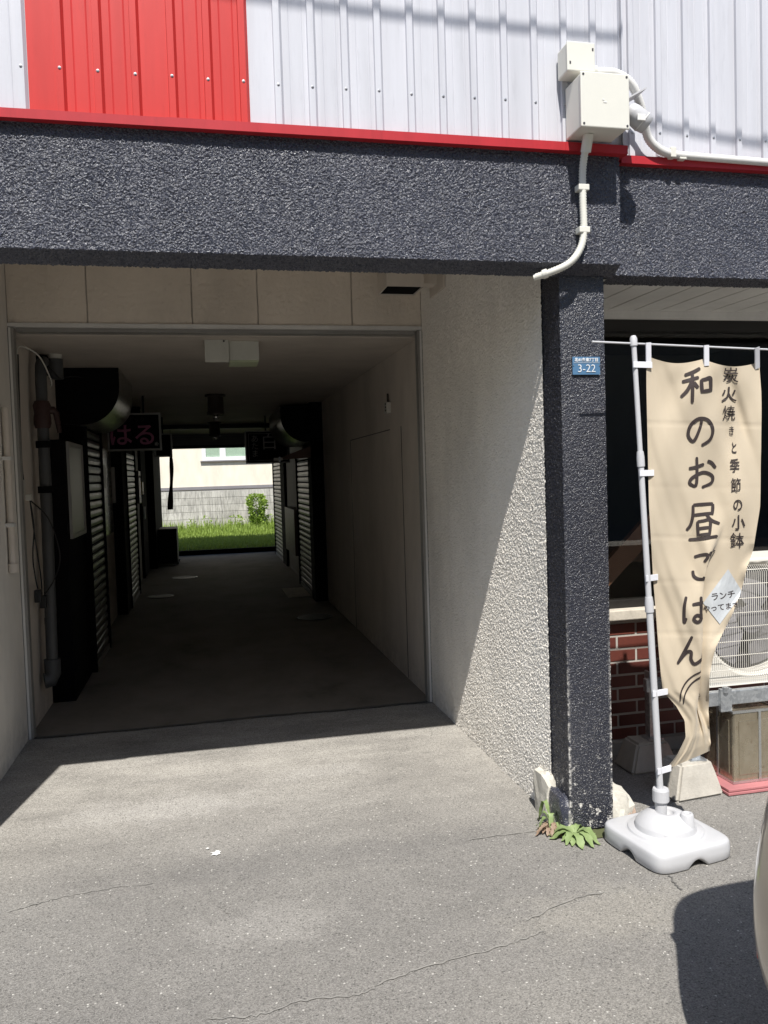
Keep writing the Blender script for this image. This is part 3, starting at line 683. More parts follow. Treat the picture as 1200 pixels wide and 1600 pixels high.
# ceiling box and lamps
o = empty('ceiling_fixture', (.21, 5.55, 2.47), 'pale two-part box fixture hanging under the passage ceiling edge', 'light fixture')
MB().box(.04, .195, 5.49, 5.50, 2.325, 2.472, .002).build('front_plate', M['palebox'], o)
MB().box(.197, .395, 5.53, 5.80, 2.345, 2.472, .004).build('cover', M['palebox'], o)
MB().box(.20, .392, 5.535, 5.795, 2.335, 2.344, .002).build('diffuser', M['greenish'], o)
MB().box(.06, .196, 5.502, 5.8, 2.40, 2.472).build('back_box', M['palebox'], o)
MB().cyl((.165, 5.484, 2.462), (.165, 5.49, 2.462), .006, 10).build('screw', M['dark_frame'], o)
def lamp(x, y, label, lit=True):
    o = empty('ceiling_lamp', (x, y, 2.47), label, 'lamp')
    b = MB(); b.lathe([(0, 2.472), (.11, 2.472), (.11, 2.45), (.095, 2.447), (.0, 2.447)], (x, y, 0), 20); b.build('mount_plate', M['brown'], o)
    b = MB(); b.lathe([(.085, 2.447), (.085, 2.29), (.092, 2.285), (.092, 2.25), (.080, 2.25), (.080, 2.28)], (x, y, 0), 24); b.build('lamp_body', M['brown'], o)
    b = MB(); b.lathe([(.018, 2.29), (.02, 2.27), (.034, 2.245), (.036, 2.225), (.025, 2.205), (.0, 2.198)], (x, y, 0), 18); b.build('bulb', M['bulb'], o)
lamp(.155, 9.0, 'brown cylindrical ceiling lamp nearest the passage entrance'); lamp(.20, 13.3, 'brown cylindrical ceiling lamp farther down the passage')
# pipes and cables on the left wall
o = empty('drain_pipe', (-1.02, 5.75, .26), 'grey vinyl pipe with rust red valve on the left passage wall', 'pipe')
MB().tube(spline([(-1.05, 5.69, .28), (-1.03, 5.70, .30), (-1.03, 5.70, .36)], 4)+[(-1.03, 5.76, 1.2), (-1.03, 5.80, 2.25)]+spline([(-1.03, 5.80, 2.27), (-1.03, 5.83, 2.36), (-1.03, 5.93, 2.39)], 5), .037, 14).build('pipe_run', M['pipe'], o)
MB().tube([(-1.08, 5.68, .262), (-1.045, 5.69, .265), (-1.03, 5.70, .30), (-1.03, 5.70, .40)], .052, 14).build('elbow', M['pipe'], o)
vb = MB().tube([(-1.03, 5.78, 1.93), (-1.03, 5.78, 1.96), (-1.03, 5.78, 2.0), (-1.03, 5.78, 2.03), (-1.03, 5.78, 2.08), (-1.03, 5.78, 2.11)], [.046, .056, .056, .05, .058, .046], 12).build('valve', M['valve'], o)
MB().tube([(-1.03, 5.78, 2.05), (-.96, 5.80, 2.05), (-.945, 5.80, 2.03), (-.93, 5.80, 1.90)], [.03, .026, .02, .015], 8).build('valve_handle', M['valve'], vb)
for z in (1.80, 1.50, .62): MB().tube([(-1.03, 5.77, z), (-1.03, 5.77, z+.045)], .049, 12).build('pipe_clamp', M['blackpaint'], o)
o = empty('corner_fitting', (-1.0, 6.15, 2.36), 'small grey cylinder fitting in the corner above the grey pipe', 'fitting')
MB().tube([(-.99, 6.15, 2.30), (-.99, 6.15, 2.44)], .05, 14).build('body', M['pipe'], o)
MB().tube([(-.99, 6.15, 2.44), (-.99, 6.15, 2.475)], .045, 14).build('cap', M['offwhite'], o)
MB().box(-1.11, -1.04, 6.10, 6.2, 2.33, 2.46).build('bracket', M['blackpaint'], o)
o = empty('downpipe', (-1.08, 4.98, 1.07), 'thin cream conduit pipe clipped to the wall at the left edge', 'pipe')
MB().tube([(-1.085, 4.985, 1.09), (-1.085, 4.985, 2.0)], .018, 12).build('pipe_run', M['tan_s'], o)
for z in (1.32, 1.70): MB().box(-1.11, -1.062, 4.955, 5.015, z, z+.022, .003).build('clip', M['soffit'], o)
MB().tube([(-1.085, 4.985, 1.06), (-1.085, 4.985, 1.11)], .026, 12).build('end_socket', M['tan_s'], o)
o = empty('wall_socket', (-1.10, 5.42, 1.5), 'small white power socket with plugged-in cords on the left wall', 'socket')
MB().box(-1.11, -1.085, 5.37, 5.43, 1.50, 1.59, .004).build('body', M['socket'], o)
MB().box(-1.085, -1.05, 5.39, 5.44, 1.46, 1.50, .004).build('plug', M['socket'], o)
for k, pts in enumerate(([(-1.06, 5.41, 1.46), (-1.05, 5.44, 1.30), (-1.07, 5.46, 1.1), (-1.06, 5.47, .95), (-1.05, 5.46, .90)],
                         [(-1.06, 5.42, 1.46), (-1.0, 5.60, 1.35), (-.97, 5.72, 1.2), (-.96, 5.76, 1.05), (-.99, 5.70, .93), (-1.04, 5.60, .84)],
                         [(-1.06, 5.41, 1.47), (-1.07, 5.52, 1.3), (-1.06, 5.56, 1.1), (-1.05, 5.58, .95), (-1.05, 5.58, .84)],
                         [(-1.07, 5.33, 2.35), (-1.08, 5.34, 1.95), (-1.09, 5.38, 1.7), (-1.09, 5.40, 1.59)],
                         [(-1.08, 5.33, 2.33), (-1.07, 5.40, 2.41), (-1.0, 5.60, 2.38), (-.97, 5.82, 2.25), (-.99, 5.9, 2.22)],
                         [(-1.0, 5.92, 2.36), (-.96, 6.1, 2.30), (-.95, 6.3, 2.33), (-.92, 6.5, 2.36), (-.9, 6.8, 2.39)])):
    tag(MB().tube(spline(pts, 6), .0045, 6).build('cable', M['cable'] if k != 4 else M['offwhite'], None, pts[0]),
        ['black cord looping straight down from the wall socket', 'black cord swinging widest to the right of the grey pipe', 'black cord hanging behind the two plug ends', 'thin cord running from the ceiling corner down to the socket',
         'pale cord crossing the top of the grey pipe', 'cord draped from the corner fitting to the shutter box'][k], 'cord')
for k, (x, y, z) in enumerate(((-1.05, 5.46, .845), (-1.045, 5.585, .79))):
    tag(MB().box(x-.02, x+.02, y-.025, y+.025, z-.03, z+.05, .006).build('plug', M['cable'], None, (x, y, z)), ['black plug end hanging left of the grey pipe', 'lower black plug end hanging against the grey pipe'][k], 'plug')
o = empty('wall_switch', (-1.1, 6.3, 2.0), 'small pale switch high on the left wall beside the black shutter box', 'switch')
MB().box(-1.11, -1.085, 6.2, 6.27, 1.98, 2.09, .004).build('body', M['socket'], o); MB().tube(spline([(-1.09, 6.23, 1.98), (-1.08, 6.25, 1.9), (-1.09, 6.27, 1.87)], 4), .004, 6).build('lead', M['cable'], o)
o = empty('power_outlet', (XR, 6.28, 2.04), 'white outlet with a short cable high on the right passage wall', 'socket')
MB().box(XR-.035, XR, 6.24, 6.33, 2.035, 2.12, .004).build('body', M['socket'], o)
for z in (2.05, 2.075, 2.10): MB().box(XR-.040, XR-.035, 6.255, 6.275, z, z+.012).build('slot', M['dark_frame'], o)
MB().tube([(XR-.012, 6.29, 2.12), (XR-.012, 6.29, 2.19)], .008, 8).build('cable_stub', M['brown'], o)
# papers and boxes along the left row
for k, (y0, y1, z0, z1) in enumerate(((9.12, 9.32, 1.5, 1.75), (9.45, 9.6, 1.3, 1.62))):
    box('paper', M['dark_frame' if k else 'brown'], pst, -1.043, -1.041, y0, y1, z0, z1)
def handset(loc, label):
    o = empty('wall_box', loc, label, 'wall box'); x, y, z = loc; s_ = 1 if x < 0 else -1
    MB().box(min(x, x+s_*.035), max(x, x+s_*.035), y, y+.2, z, z+.42, .01).build('body', M['socket'], o)
    MB().box(min(x+s_*.035, x+s_*.045), max(x+s_*.035, x+s_*.045), y+.06, y+.14, z+.22, z+.37, .004).build('cover', M['dark_frame'], o)
handset((-1.043, 9.87, 1.32), 'upright white wall box beside the first notice panel on the left'); handset((1.40, 12.1, 1.13), 'white meter box on the grey boards of the right row')
o = empty('letter_box', (-1.0, 11.95, 1.25), 'brown letter box on the grey wall past the second left shutter', 'letter box')
MB().box(-1.02, -.90, 12.0, 12.35, 1.25, 1.72, .01).build('body', M['brown'], o); MB().box(-.90, -.893, 12.05, 12.3, 1.62, 1.65).build('slot', M['blackpaint'], o)
tag(box('yellow_tag', M['yellow'], None, -.985, -.95, 13.35, 13.6, 1.36, 1.56, .004), 'small yellow tag on the dark left wall near the far end', 'tag')
o = empty('hanging_cloth', (-.56, 15, 1.05), 'narrow brown cloth strip hanging at the bright far opening', 'cloth')
hc = MB(); V = []
for i in range(15):
    t = i/14; w = .022+.022*t+.008*math.sin(9*t); cx = -.553-.04*t+.012*math.sin(5*t); z = 2.0-.95*t
    V += [(cx-w, 15+.02*math.sin(7*t), z), (cx-w*.3, 15-.02, z), (cx+w*.4, 15+.015, z), (cx+w, 15-.02*math.cos(4*t), z)]
hc.add(V, [(i*4+k, i*4+k+1, i*4+k+5, i*4+k+4) for i in range(14) for k in range(3)], True)
hcm = hc.build('strip', M['cloth_brown'], o); sd = hcm.modifiers.new('thick', 'SOLIDIFY'); sd.thickness = .006
MB().tube([(-.553, 15, 2.0), (-.553, 15, 2.5)], .004, 6).build('cord', M['cable'], o)
MB().box(-.575, -.53, 14.985, 15.015, 1.99, 2.03, .004).build('clip', M['socket'], o)
o = empty('outdoor_unit', (-.7, 15.6, .03), 'dark air conditioner unit on the floor at the far left end', 'air conditioner')
MB().box(-.86, -.53, 15.5, 16.25, .05, .68, .012).build('casing', M['darkgrey'], o)
for k in range(9): box('vent_bar', M['ac_dark'], o, -.845, -.545, 15.49, 15.50, .12+k*.058, .14+k*.058)
for y in (15.55, 16.15): box('foot', M['cblock'], o, -.88, -.51, y, y+.08, .008, .05)
tag(box('slab', M['cblock'], None, -.90, -.56, 15.3, 15.47, .006, .03, .004), 'thin grey slab on the floor before the far air conditioner', 'slab')
tag(box('floor_mat', M['tan_s'], None, 1.0, 1.30, 10.45, 11.33, .006, .014, .002), 'pale flat mat on the floor before the right shutter', 'mat')
o = empty('awning_clip', (.86, 9.98, 1.78), 'white clip at the tip of the dark awning board', 'clip')
MB().box(.84, .95, 9.95, 9.995, 1.765, 1.80, .006).build('body', M['socket'], o); MB().box(.90, .92, 9.94, 9.95, 1.75, 1.81).build('spring', M['galv'], o)
def manhole(x, y, r, label):
    o = empty('manhole_cover', (x, y, 0), label, 'manhole cover')
    MB().lathe([(r*1.0, .006), (r*1.0, .013), (r*.9, .013), (r*.9, .006)], (x, y, 0), 32, False).build('ring', M['pipe'], o)
    MB().lathe([(.0, .012), (r*.88, .012), (r*.88, .006)], (x, y, 0), 32, False).build('lid', M['darkgrey'], o)
    MB().box(x-.02, x+.02, y-r*.5, y-r*.4, .012, .0135).build('lift_slot', M['pipe'], o)
manhole(-.36, 13.35, .2, 'round iron manhole cover far down the passage on the left'); manhole(1.13, 8.88, .2, 'round iron manhole cover near the right passage wall'); manhole(-.63, 11.3, .17, 'round iron manhole cover by the second left shutter')
# duct hood high on the right wall
o = empty('duct_hood', (1.2, 4.85, 2.63), 'tan square duct hood with open underside under the lintel', 'vent hood')
hd = MB(); x0, x1, y0, y1, z0, z1 = 1.105, 1.335, 4.75, 4.995, 2.668, 2.85
hd.box(x0, x0+.006, y0, y1, z0, z1); hd.box(x1-.006, x1, y0, y1, z0, z1); hd.box(x0+.006, x1-.006, y0, y0+.006, z0, z1); hd.box(x0+.006, x1-.006, y1-.006, y1, z0, z1); hd.box(x0, x1, y0, y1, z1, z1+.006)
hd.build('hood', M['tan_s'], o); MB().box(x0+.007, x1-.007, y0+.007, y1-.007, z0+.008, z1-.004).build('throat_shade_block', M['blackpaint'], o)  # black block stands in for the shade inside the open hood
MB().box(x1, XR-.01, y0+.08, y1-.06, z0+.04, z1-.03).build('duct', M['tan_s'], o); MB().box(XR-.016, XR-.004, 4.70, 5.0, 2.655, 2.86).build('wall_flange', M['tan_s'], o)

# ------------------------------------------------------------------ boxes, conduit and lamp on the front
o = empty('junction_box', (1.565, 2.98, 2.86), 'large ivory junction box on the cladding above the pillar', 'junction box')
MB().box(1.463, 1.658, 2.925, 3.06, 2.858, 3.058, .005).build('box_body', M['offwhite'], o)
lid = MB().box(1.459, 1.662, 2.915, 2.9245, 2.854, 3.062, .004).build('lid', M['offwhite'], o)
for x in (1.47, 1.651):
    for z in (2.866, 3.05): MB().cyl((x, 2.9135, z), (x, 2.916, z), .0045, 10).build('screw', M['ac_dark'], lid)
MB().box(1.548, 1.556, 2.9135, 2.916, 2.957, 2.963).build('embossed_mark', M['soffit'], lid)
MB().box(1.552, 1.566, 2.9135, 2.916, 2.948, 2.954).build('embossed_mark', M['soffit'], lid)
o = empty('junction_box', (1.47, 3.0, 3.08), 'small ivory junction box above the large one', 'junction box')
MB().box(1.432, 1.545, 2.975, 3.06, 3.086, 3.195, .006).build('box_body', M['offwhite'], o)
lid = MB().box(1.430, 1.547, 2.965, 2.9745, 3.084, 3.197, .006).build('lid', M['offwhite'], o)
for (x, z) in ((1.442, 3.115), (1.537, 3.17)): MB().box(x-.003, x+.003, 2.9635, 2.966, z-.005, z+.005).build('screw', M['ac_dark'], lid)
MB().cyl((1.545, 3.02, 3.115), (1.575, 3.02, 3.113), .024, 18).build('conduit_socket', M['offwhite'], o)
def corrugated(pts, r, step=.011, amp=.0021):
    P = spline(pts, 14); out = []; rs = []; d = 0; acc = [0]
    for a, b in zip(P[:-1], P[1:]): acc.append(acc[-1]+(b-a).length)
    n = int(acc[-1]/step*2); j = 0
    for i in range(n+1):
        t = acc[-1]*i/n
        while j < len(acc)-2 and acc[j+1] < t: j += 1
        q = (t-acc[j])/max(1e-9, acc[j+1]-acc[j]); out.append(P[j].lerp(P[j+1], q)); rs.append(r+(amp if i % 2 else -amp*.3))
    return MB().tube(out, rs, 12)
o = empty('conduit', (1.52, 3.03, 2.6), 'ivory corrugated conduit running from the large box down the beam', 'conduit')
corrugated([(1.528, 3.0, 2.855), (1.526, 3.045, 2.75), (1.526, 3.05, 2.62), (1.527, 3.05, 2.50), (1.51, 3.05, 2.43), (1.465, 3.055, 2.375), (1.40, 3.08, 2.345), (1.34, 3.12, 2.33)], .0135).build('hose', M['offwhite'], o)
MB().tube([(1.528, 2.995, 2.862), (1.527, 3.02, 2.80)], .0205, 16).build('gland', M['offwhite'], o)
for z in (2.672, 2.505):
    MB().box(1.503, 1.549, 3.035, 3.076, z-.012, z+.012, .003).build('clip', M['offwhite'], o)
MB().tube([(1.385, 3.09, 2.342), (1.37, 3.10, 2.338)], .019, 12).build('clip', M['offwhite'], o)
o = empty('conduit', (2.0, 3.1, 2.85), 'grey flexible conduit curving down from the small box to the right', 'conduit')
corrugated([(1.575, 3.02, 3.113), (1.66, 3.02, 3.115), (1.735, 3.03, 3.085), (1.785, 3.05, 3.02), (1.815, 3.07, 2.955), (1.845, 3.09, 2.90), (1.90, 3.10, 2.862), (1.96, 3.105, 2.848)], .0165, .010).build('hose', M['grey_pl'] if False else M['soffit'], o)
MB().tube(spline([(1.94, 3.105, 2.851), (2.0, 3.105, 2.846), (2.2, 3.105, 2.842), (2.9, 3.105, 2.83)], 5), .0155, 12).build('tube', M['soffit'], o)
MB().box(1.945, 1.97, 3.085, 3.14, 2.83, 2.872, .003).build('clip', M['offwhite'], o); MB().box(1.99, 2.02, 3.09, 3.14, 2.826, 2.834, .002).build('clip', M['offwhite'], o)
# sensor lamp at the side of the large box
o = empty('sensor_lamp', (1.70, 3.0, 2.93), 'white sensor lamp with a flat visor at the side of the large box', 'lamp')
MB().tube([(1.658, 2.985, 2.962), (1.69, 2.975, 2.955)], .012, 10).build('arm', M['white_pl'], o)
ax = Vector((.75, -.1, -.62)).normalized(); c0 = Vector((1.682, 2.97, 2.957))
hb = MB(); hb.tube([c0, c0+ax*.012, c0+ax*.03, c0+ax*.075, c0+ax*.105, c0+ax*.109], [.022, .034, .038, .040, .033, .0], 20); hb.build('head', M['white_pl'], o)
MB().tube([c0+ax*.076, c0+ax*.080], .0412, 20).build('ring', M['soffit'], o)
MB().box(1.70, 1.735, 2.922, 2.930, 2.895, 2.92, .002).build('lens', M['soffit'], o)
vz = MB(); a = Vector((1.655, 2.95, 2.975)); b = Vector((1.755, 2.945, 3.03)); wv = Vector((0, .09, 0)); up_ = Vector((-.0025, 0, .005))
vz.add([a, b, b+wv, a+wv, a+up_, b+up_, b+wv+up_, a+wv+up_], [(0, 1, 2, 3), (4, 7, 6, 5), (0, 4, 5, 1), (1, 5, 6, 2), (2, 6, 7, 3), (3, 7, 4, 0)]); vz.build('visor', M['white_pl'], o)
# house number plate
o = empty('number_plate', (1.573, Y0-.008, 1.94), 'blue house number plate screwed to the charcoal pillar', 'sign')
MB().box(1.511, 1.635, Y0-.009, Y0-.006, 1.9405, 2.0145, .001).build('plate', M['plate_blue'], o)
MB().box(1.515, 1.631, Y0-.0105, Y0-.0092, 1.9895, 1.9905).build('line', M['print_white'], o)
text('street_lettering', '北41条東7丁目', M['print_white'], o, (1.573, Y0-.0105, 2.001), .0165, bold=.0004)
text('number_lettering', '3-22', M['print_white'], o, (1.573, Y0-.0105, 1.965), .046, bold=-.0004)
for x in (1.515, 1.631): MB().cyl((x, Y0-.0115, 1.978), (x, Y0-.009, 1.978), .0022, 8).build('rivet', M['screw'], o)
# overhead cables that throw their shadows on the cladding
def cable(p0, p1, q0, q1, t, r, label):
    """A slack wire; from q0 to q1 of the shadow line, its ends led away along the sun's direction to poles out of view."""
    a = Vector(p0)-SUN*t; b = Vector(p1)-SUN*t; d = b-a; P = [a+d*q0-SUN*3.0] if q0 > -3 else []
    for i in range(31):
        q = q0+(q1-q0)*i/30; P.append(a+d*q+Vector((0, 0, .02*(q-.5)**2)))
    if q1 < 4: P.append(a+d*q1-SUN*3.0)  # loose ends follow the sun's rays, shaped to cast no line of shadow
    tag(MB().tube(P, r, 8).build('overhead_cable', M['cable'], None, P[0]), label, 'cable')
cable(at(560, 5, 3.06), at(970, 48, 3.06), -4, 1.02, 1.9, .010, 'upper overhead cable whose shadow crosses the white cladding above the junction boxes')
cable(at(1030, 190, 3.13), at(1200, 220, 3.13), -.12, 8, 1.9, .010, 'lower overhead cable whose shadow crosses the cladding right of the junction boxes')

# ------------------------------------------------------------------ the banner
PT, PB = Vector((1.688, 2.962, 2.06)), Vector((1.762, 2.935, .14))
o = empty('advertising_banner', (1.765, 2.93, 0), 'tan cloth banner with dark brown lettering on a white pole and base', 'banner')
def pole(t): return PB.lerp(PT, t)
MB().tube([pole(-.02), pole(.46)], .0135, 16).build('lower_pole', M['white_pl'], o)
MB().tube([pole(.46), pole(.745)], .0118, 16).build('middle_pole', M['white_pl'], o)
MB().tube([pole(.745), pole(1.0)], .0102, 16).build('upper_pole', M['white_pl'], o)
for t, r in ((.43, .0172), (.735, .0155)): MB().tube([pole(t), pole(t+.02), pole(t+.032)], [r, r, r*.85], 16).build('pole_collar', M['white_pl'], o)
MB().tube([pole(.985), pole(1.0), pole(1.006)], [.0145, .0145, .009], 16).build('pole_cap', M['white_pl'], o)
r0, r1 = at(925, 534, 2.96), at(1230, 547.5, 2.99)
MB().tube([r0, r1], .0042, 10).build('cross_rod', M['white_pl'], o)
bx = PB+Vector((0, 0, 0))
MB().lathe([(.0, .245), (.030, .245), (.033, .238), (.033, .195), (.030, .19), (.024, .188), (.0225, .10)], (bx.x-.002, bx.y, 0), 22, False).build('base_collar', M['white_pl'], o)
# base tank
def rsq(a, h=.188, rc=.05):
    n = 7.0; c, s_ = abs(math.cos(a)), abs(math.sin(a)); return h/((c**n+s_**n)**(1/n))
rot = math.radians(9); bc = Vector((1.772, 2.925, 0)); NA = 96
rings = []
def ring(fr_, zf):
    L = []
    for k in range(NA):
        a = 2*math.pi*k/NA; r = fr_(a); z = zf(a, r); z = z*.84 if z > .05 else z; b = a+rot
        L.append((bc.x+r*math.cos(b), bc.y+r*math.sin(b), z))
    rings.append(L)
def cut(a):  # arched cut-outs in the middle of each side
    q = abs(((a+math.pi/4) % (math.pi/2))-math.pi/4)/(math.pi/4); return .030*max(0, 1-(q/.33)**2) if q < .33 else 0
ring(lambda a: .001, lambda a, r: .148)
for rr, z in ((.030, .150), (.033, .176), (.040, .184), (.055, .182), (.080, .170), (.103, .150), (.116, .130), (.1165, .129), (.1195, .107), (.120, .1055), (.1215, .1045), (.145, .1035), (.1455, .103), (.1485, .095), (.149, .0945)):
    ring(lambda a, rr=rr: rr, lambda a, r, z=z: z)
ring(lambda a: min(.160, rsq(a)*.9), lambda a, r: .0925)
ring(lambda a: rsq(a)*.93, lambda a, r: .092); ring(lambda a: rsq(a)*.972, lambda a, r: .089); ring(lambda a: rsq(a)*.992, lambda a, r: .081)
ring(lambda a: rsq(a), lambda a, r: .066); ring(lambda a: rsq(a)*1.004, lambda a, r: .04+cut(a)*.3); ring(lambda a: rsq(a)*1.0, lambda a, r: .008+cut(a)); ring(lambda a: rsq(a)*.97, lambda a, r: .002+cut(a)); ring(lambda a: rsq(a)*.6, lambda a, r: .012)
mb = MB(); mb.add([p for L in rings for p in L], [(i*NA+k, i*NA+(k+1) % NA, (i+1)*NA+(k+1) % NA, (i+1)*NA+k) for i in range(len(rings)-1) for k in range(NA)], True)
base = mb.build('base_tank', M['white_pl'], o)
def on_base(dx, dy, z): return Vector((bc.x+dx*math.cos(rot)-dy*math.sin(rot), bc.y+dx*math.sin(rot)+dy*math.cos(rot), z))
c_ = on_base(.045, -.075, 0); MB().lathe([(.0, .160), (.010, .160), (.012, .166), (.021, .166), (.025, .160), (.030, .09)], c_, 20).build('filler_cap', M['white_pl'], base)
# moulded ridges on the dome
for pts in ([(-.085, -.05), (-.07, -.085), (-.03, -.09), (-.01, -.07), (-.015, -.055)], [(-.09, .0), (-.075, .05), (-.045, .07)]):
    MB().tube(spline([on_base(x, y, .150-4.2*(x*x+y*y)) for x, y in pts], 6), [.009]*((len(pts)-1)*6+1), 8).build('moulded_ridge', M['white_pl'], base)

ROWS = [ # v, left x,y  right x,y (photograph), fold, depth left, depth right
    (0.00, 1010, 556, 1187, 566, .00, .0, .02), (.08, 1010, 605, 1189, 612, .0, .0, .015), (.22, 1012, 698, 1190, 700, .0, .0, .01),
    (.36, 1014, 790, 1187, 792, .0, .0, .0), (.46, 1017, 850, 1179, 856, .35, .0, -.01), (.54, 1019, 905, 1164, 905, .9, .0, -.01), (.62, 1023, 955, 1145, 958, 1., .0, -.015),
    (.70, 1027, 1010, 1122, 1012, 1., .0, -.02), (.765, 1031, 1055, 1111, 1055, 1., .0, -.02), (.80, 1034, 1080, 1108, 1084, 1., .0, -.01),
    (.84, 1055, 1103, 1106, 1111, .8, -.01, .0), (.88, 1069, 1126, 1108, 1130, .5, -.02, .0), (.92, 1071, 1152, 1111, 1147, .25, -.025, .0), (.96, 1058, 1179, 1113, 1161, .1, -.015, .01), (1.0, 1040, 1203, 1110, 1173, .0, .0, .02)]
RV = np.array([r[0] for r in ROWS])
def row(v): return [float(np.interp(v, RV, [r[i] for r in ROWS])) for i in range(1, 8)]
EV = ([0, .36, .46, .54, .62, .70, .765, .80, .88, 1.], [.80, .72, .64, .58, .61, .74, .79, .80, .75, .7])
def fold_tables(v, w):
    """Fold of the row: front panel up to the edge e, a hidden pleat, the right panel behind it."""
    e = float(np.interp(v, *EV)); uf = e*w/180.; ur = max(uf+.16, 1-(1-e+.05)*w/180.)
    return [0, uf*.5, uf, uf+.035, (uf+ur)/2, ur-.03, ur, 1], [0, e*.51, e, e+.004, e-.10, e-.10, e-.03, 1], [0, -.008, -.022, -.012, .018, .026, .014, -.008]
def sm_interp(u, X_, Y_):
    return sum(w*float(np.interp(min(1, max(0, u+d)), X_, Y_)) for d, w in ((-.03, .2), (-.015, .2), (0, .2), (.015, .2), (.03, .2)))
def cloth_px(u, v):
    lx, ly, rx, ry, k, dl, dr = row(v)
    FU, FX, FD = fold_tables(v, rx-lx)
    phi = (1-k)*u+k*(sm_interp(u, FU, FX) if k > 0 else u)
    sag = 9*abs(math.sin(2*math.pi*u))*max(0, 1-v*14)*(1 if v < .07 else 0)
    wav = 2.2*math.sin(26*v+5)*max(0, u-.8)*5*(1 if v > .5 else .3)
    return lx+(rx-lx)*phi+wav, ly+(ry-ly)*u+sag, dl+(dr-dl)*u+k*sm_interp(u, FU, FD)
def cloth_depth(u, v, d0):
    tens = .010*math.sin((u*1.3+v*2.1)*6)*(1-.5*v) + .008*math.sin((u*2.6-v*4.2)*5+1) + .004*math.sin(u*21-v*13)*(v*.8+.2) + .0035*math.sin(u*17+v*31+2*math.sin(v*9))*math.sin(math.pi*u) + .0028*math.sin(9*v-15*u+4*math.sin(3*v+2*u)) + .0020*math.sin(u*47-v*60+3*math.sin(u*5))*(.3+v)
    crease = -.014*math.exp(-((u-(.60+.9*v))/.055)**2)*math.exp(-((v-.12)/.11)**2) + .013*math.exp(-((u-(.69+.9*v))/.05)**2)*math.exp(-((v-.12)/.11)**2)
    seam = .0022*sum(math.exp(-((v-q)/.0025)**2) for q in (.165, .315, .44, .545, .67))
    edge = .012*math.sin(70*v)*max(0, u-.93)/.07*(v > .45)
    return d0+tens*(1 if v < .8 else max(.35, 1-(v-.8)*5))+crease+seam+edge
BY = 2.955
def cloth(u, v):
    x, y, d = cloth_px(u, v); return at(x, y, BY+cloth_depth(u, v, d))
NU, NV = 70, 170
V = [cloth(i/NU, j/NV) for j in range(NV+1) for i in range(NU+1)]
cl = MB().add(V, [(j*(NU+1)+i, j*(NU+1)+i+1, (j+1)*(NU+1)+i+1, (j+1)*(NU+1)+i) for j in range(NV) for i in range(NU)], True).build('cloth', M['cloth'], o, fix=False)
us = np.linspace(0, 1, 241)
INV = {}
def inv_row(v):
    f = min(max(v, 0), 1)*120; k0 = int(f); k1 = min(120, k0+1)
    for kk in (k0, k1):
        if kk not in INV: INV[kk] = np.array([cloth_px(u, kk/120)[0] for u in us])
    return INV[k0]*(1-(f-k0))+INV[k1]*(f-k0)
def inv(px, py, right=False):
    """Cloth coordinates of a printed point; the print runs on into the pleat where it is hidden."""
    v = float(np.interp(py-4, [r[2] for r in ROWS], RV)); u = .5
    for it in range(4):
        X_ = inv_row(v)
        if right:
            m_ = us >= .6; Xm = X_[m_]; i0 = int(np.argmin(Xm)); Xr, Ur = Xm[i0:], us[m_][i0:]
            u = float(np.interp(px, Xr, Ur)) if px >= Xr[0] else float(Ur[0]-(Xr[0]-px)/180.)
        else:
            d = np.diff(X_); t = np.nonzero(d <= 0)[0]; i = int(t[0]) if len(t) else len(us)-1
            u = float(np.interp(px, X_[:i+1], us[:i+1])) if px <= X_[i] else float(us[i]+(px-X_[i])/180.)
        u = min(max(u, 0), 1); v = min(max(v+(py-cloth_px(u, v)[1])/640., 0), 1)
    return u, v
def ink_point(px, py, right=False):
    u, v = inv(px, py, right); p = cloth(u, v); d = (Vector((0, 0, CAM_H))-p).normalized(); return p+Vector((0, -1, 0))*.0032
def stroke(mb, pts, w, right=False):
    P = spline([(a, b, 0) for a, b in pts], 8); n = len(P); E = []
    for i, p in enumerate(P):
        t = (P[min(i+1, n-1)]-P[max(i-1, 0)]).normalized(); b = Vector((-t.y, t.x, 0)); q = i/(n-1)
        ww = w*(.82+.18*math.sin(math.pi*q))*(.55 if i in (0, n-1) else 1)
        E += [ink_point(p.x+b.x*ww/2, p.y+b.y*ww/2, right), ink_point(p.x-b.x*ww/2, p.y-b.y*ww/2, right)]
    mb.add(E, [(2*i, 2*i+1, 2*i+3, 2*i+2) for i in range(n-1)])
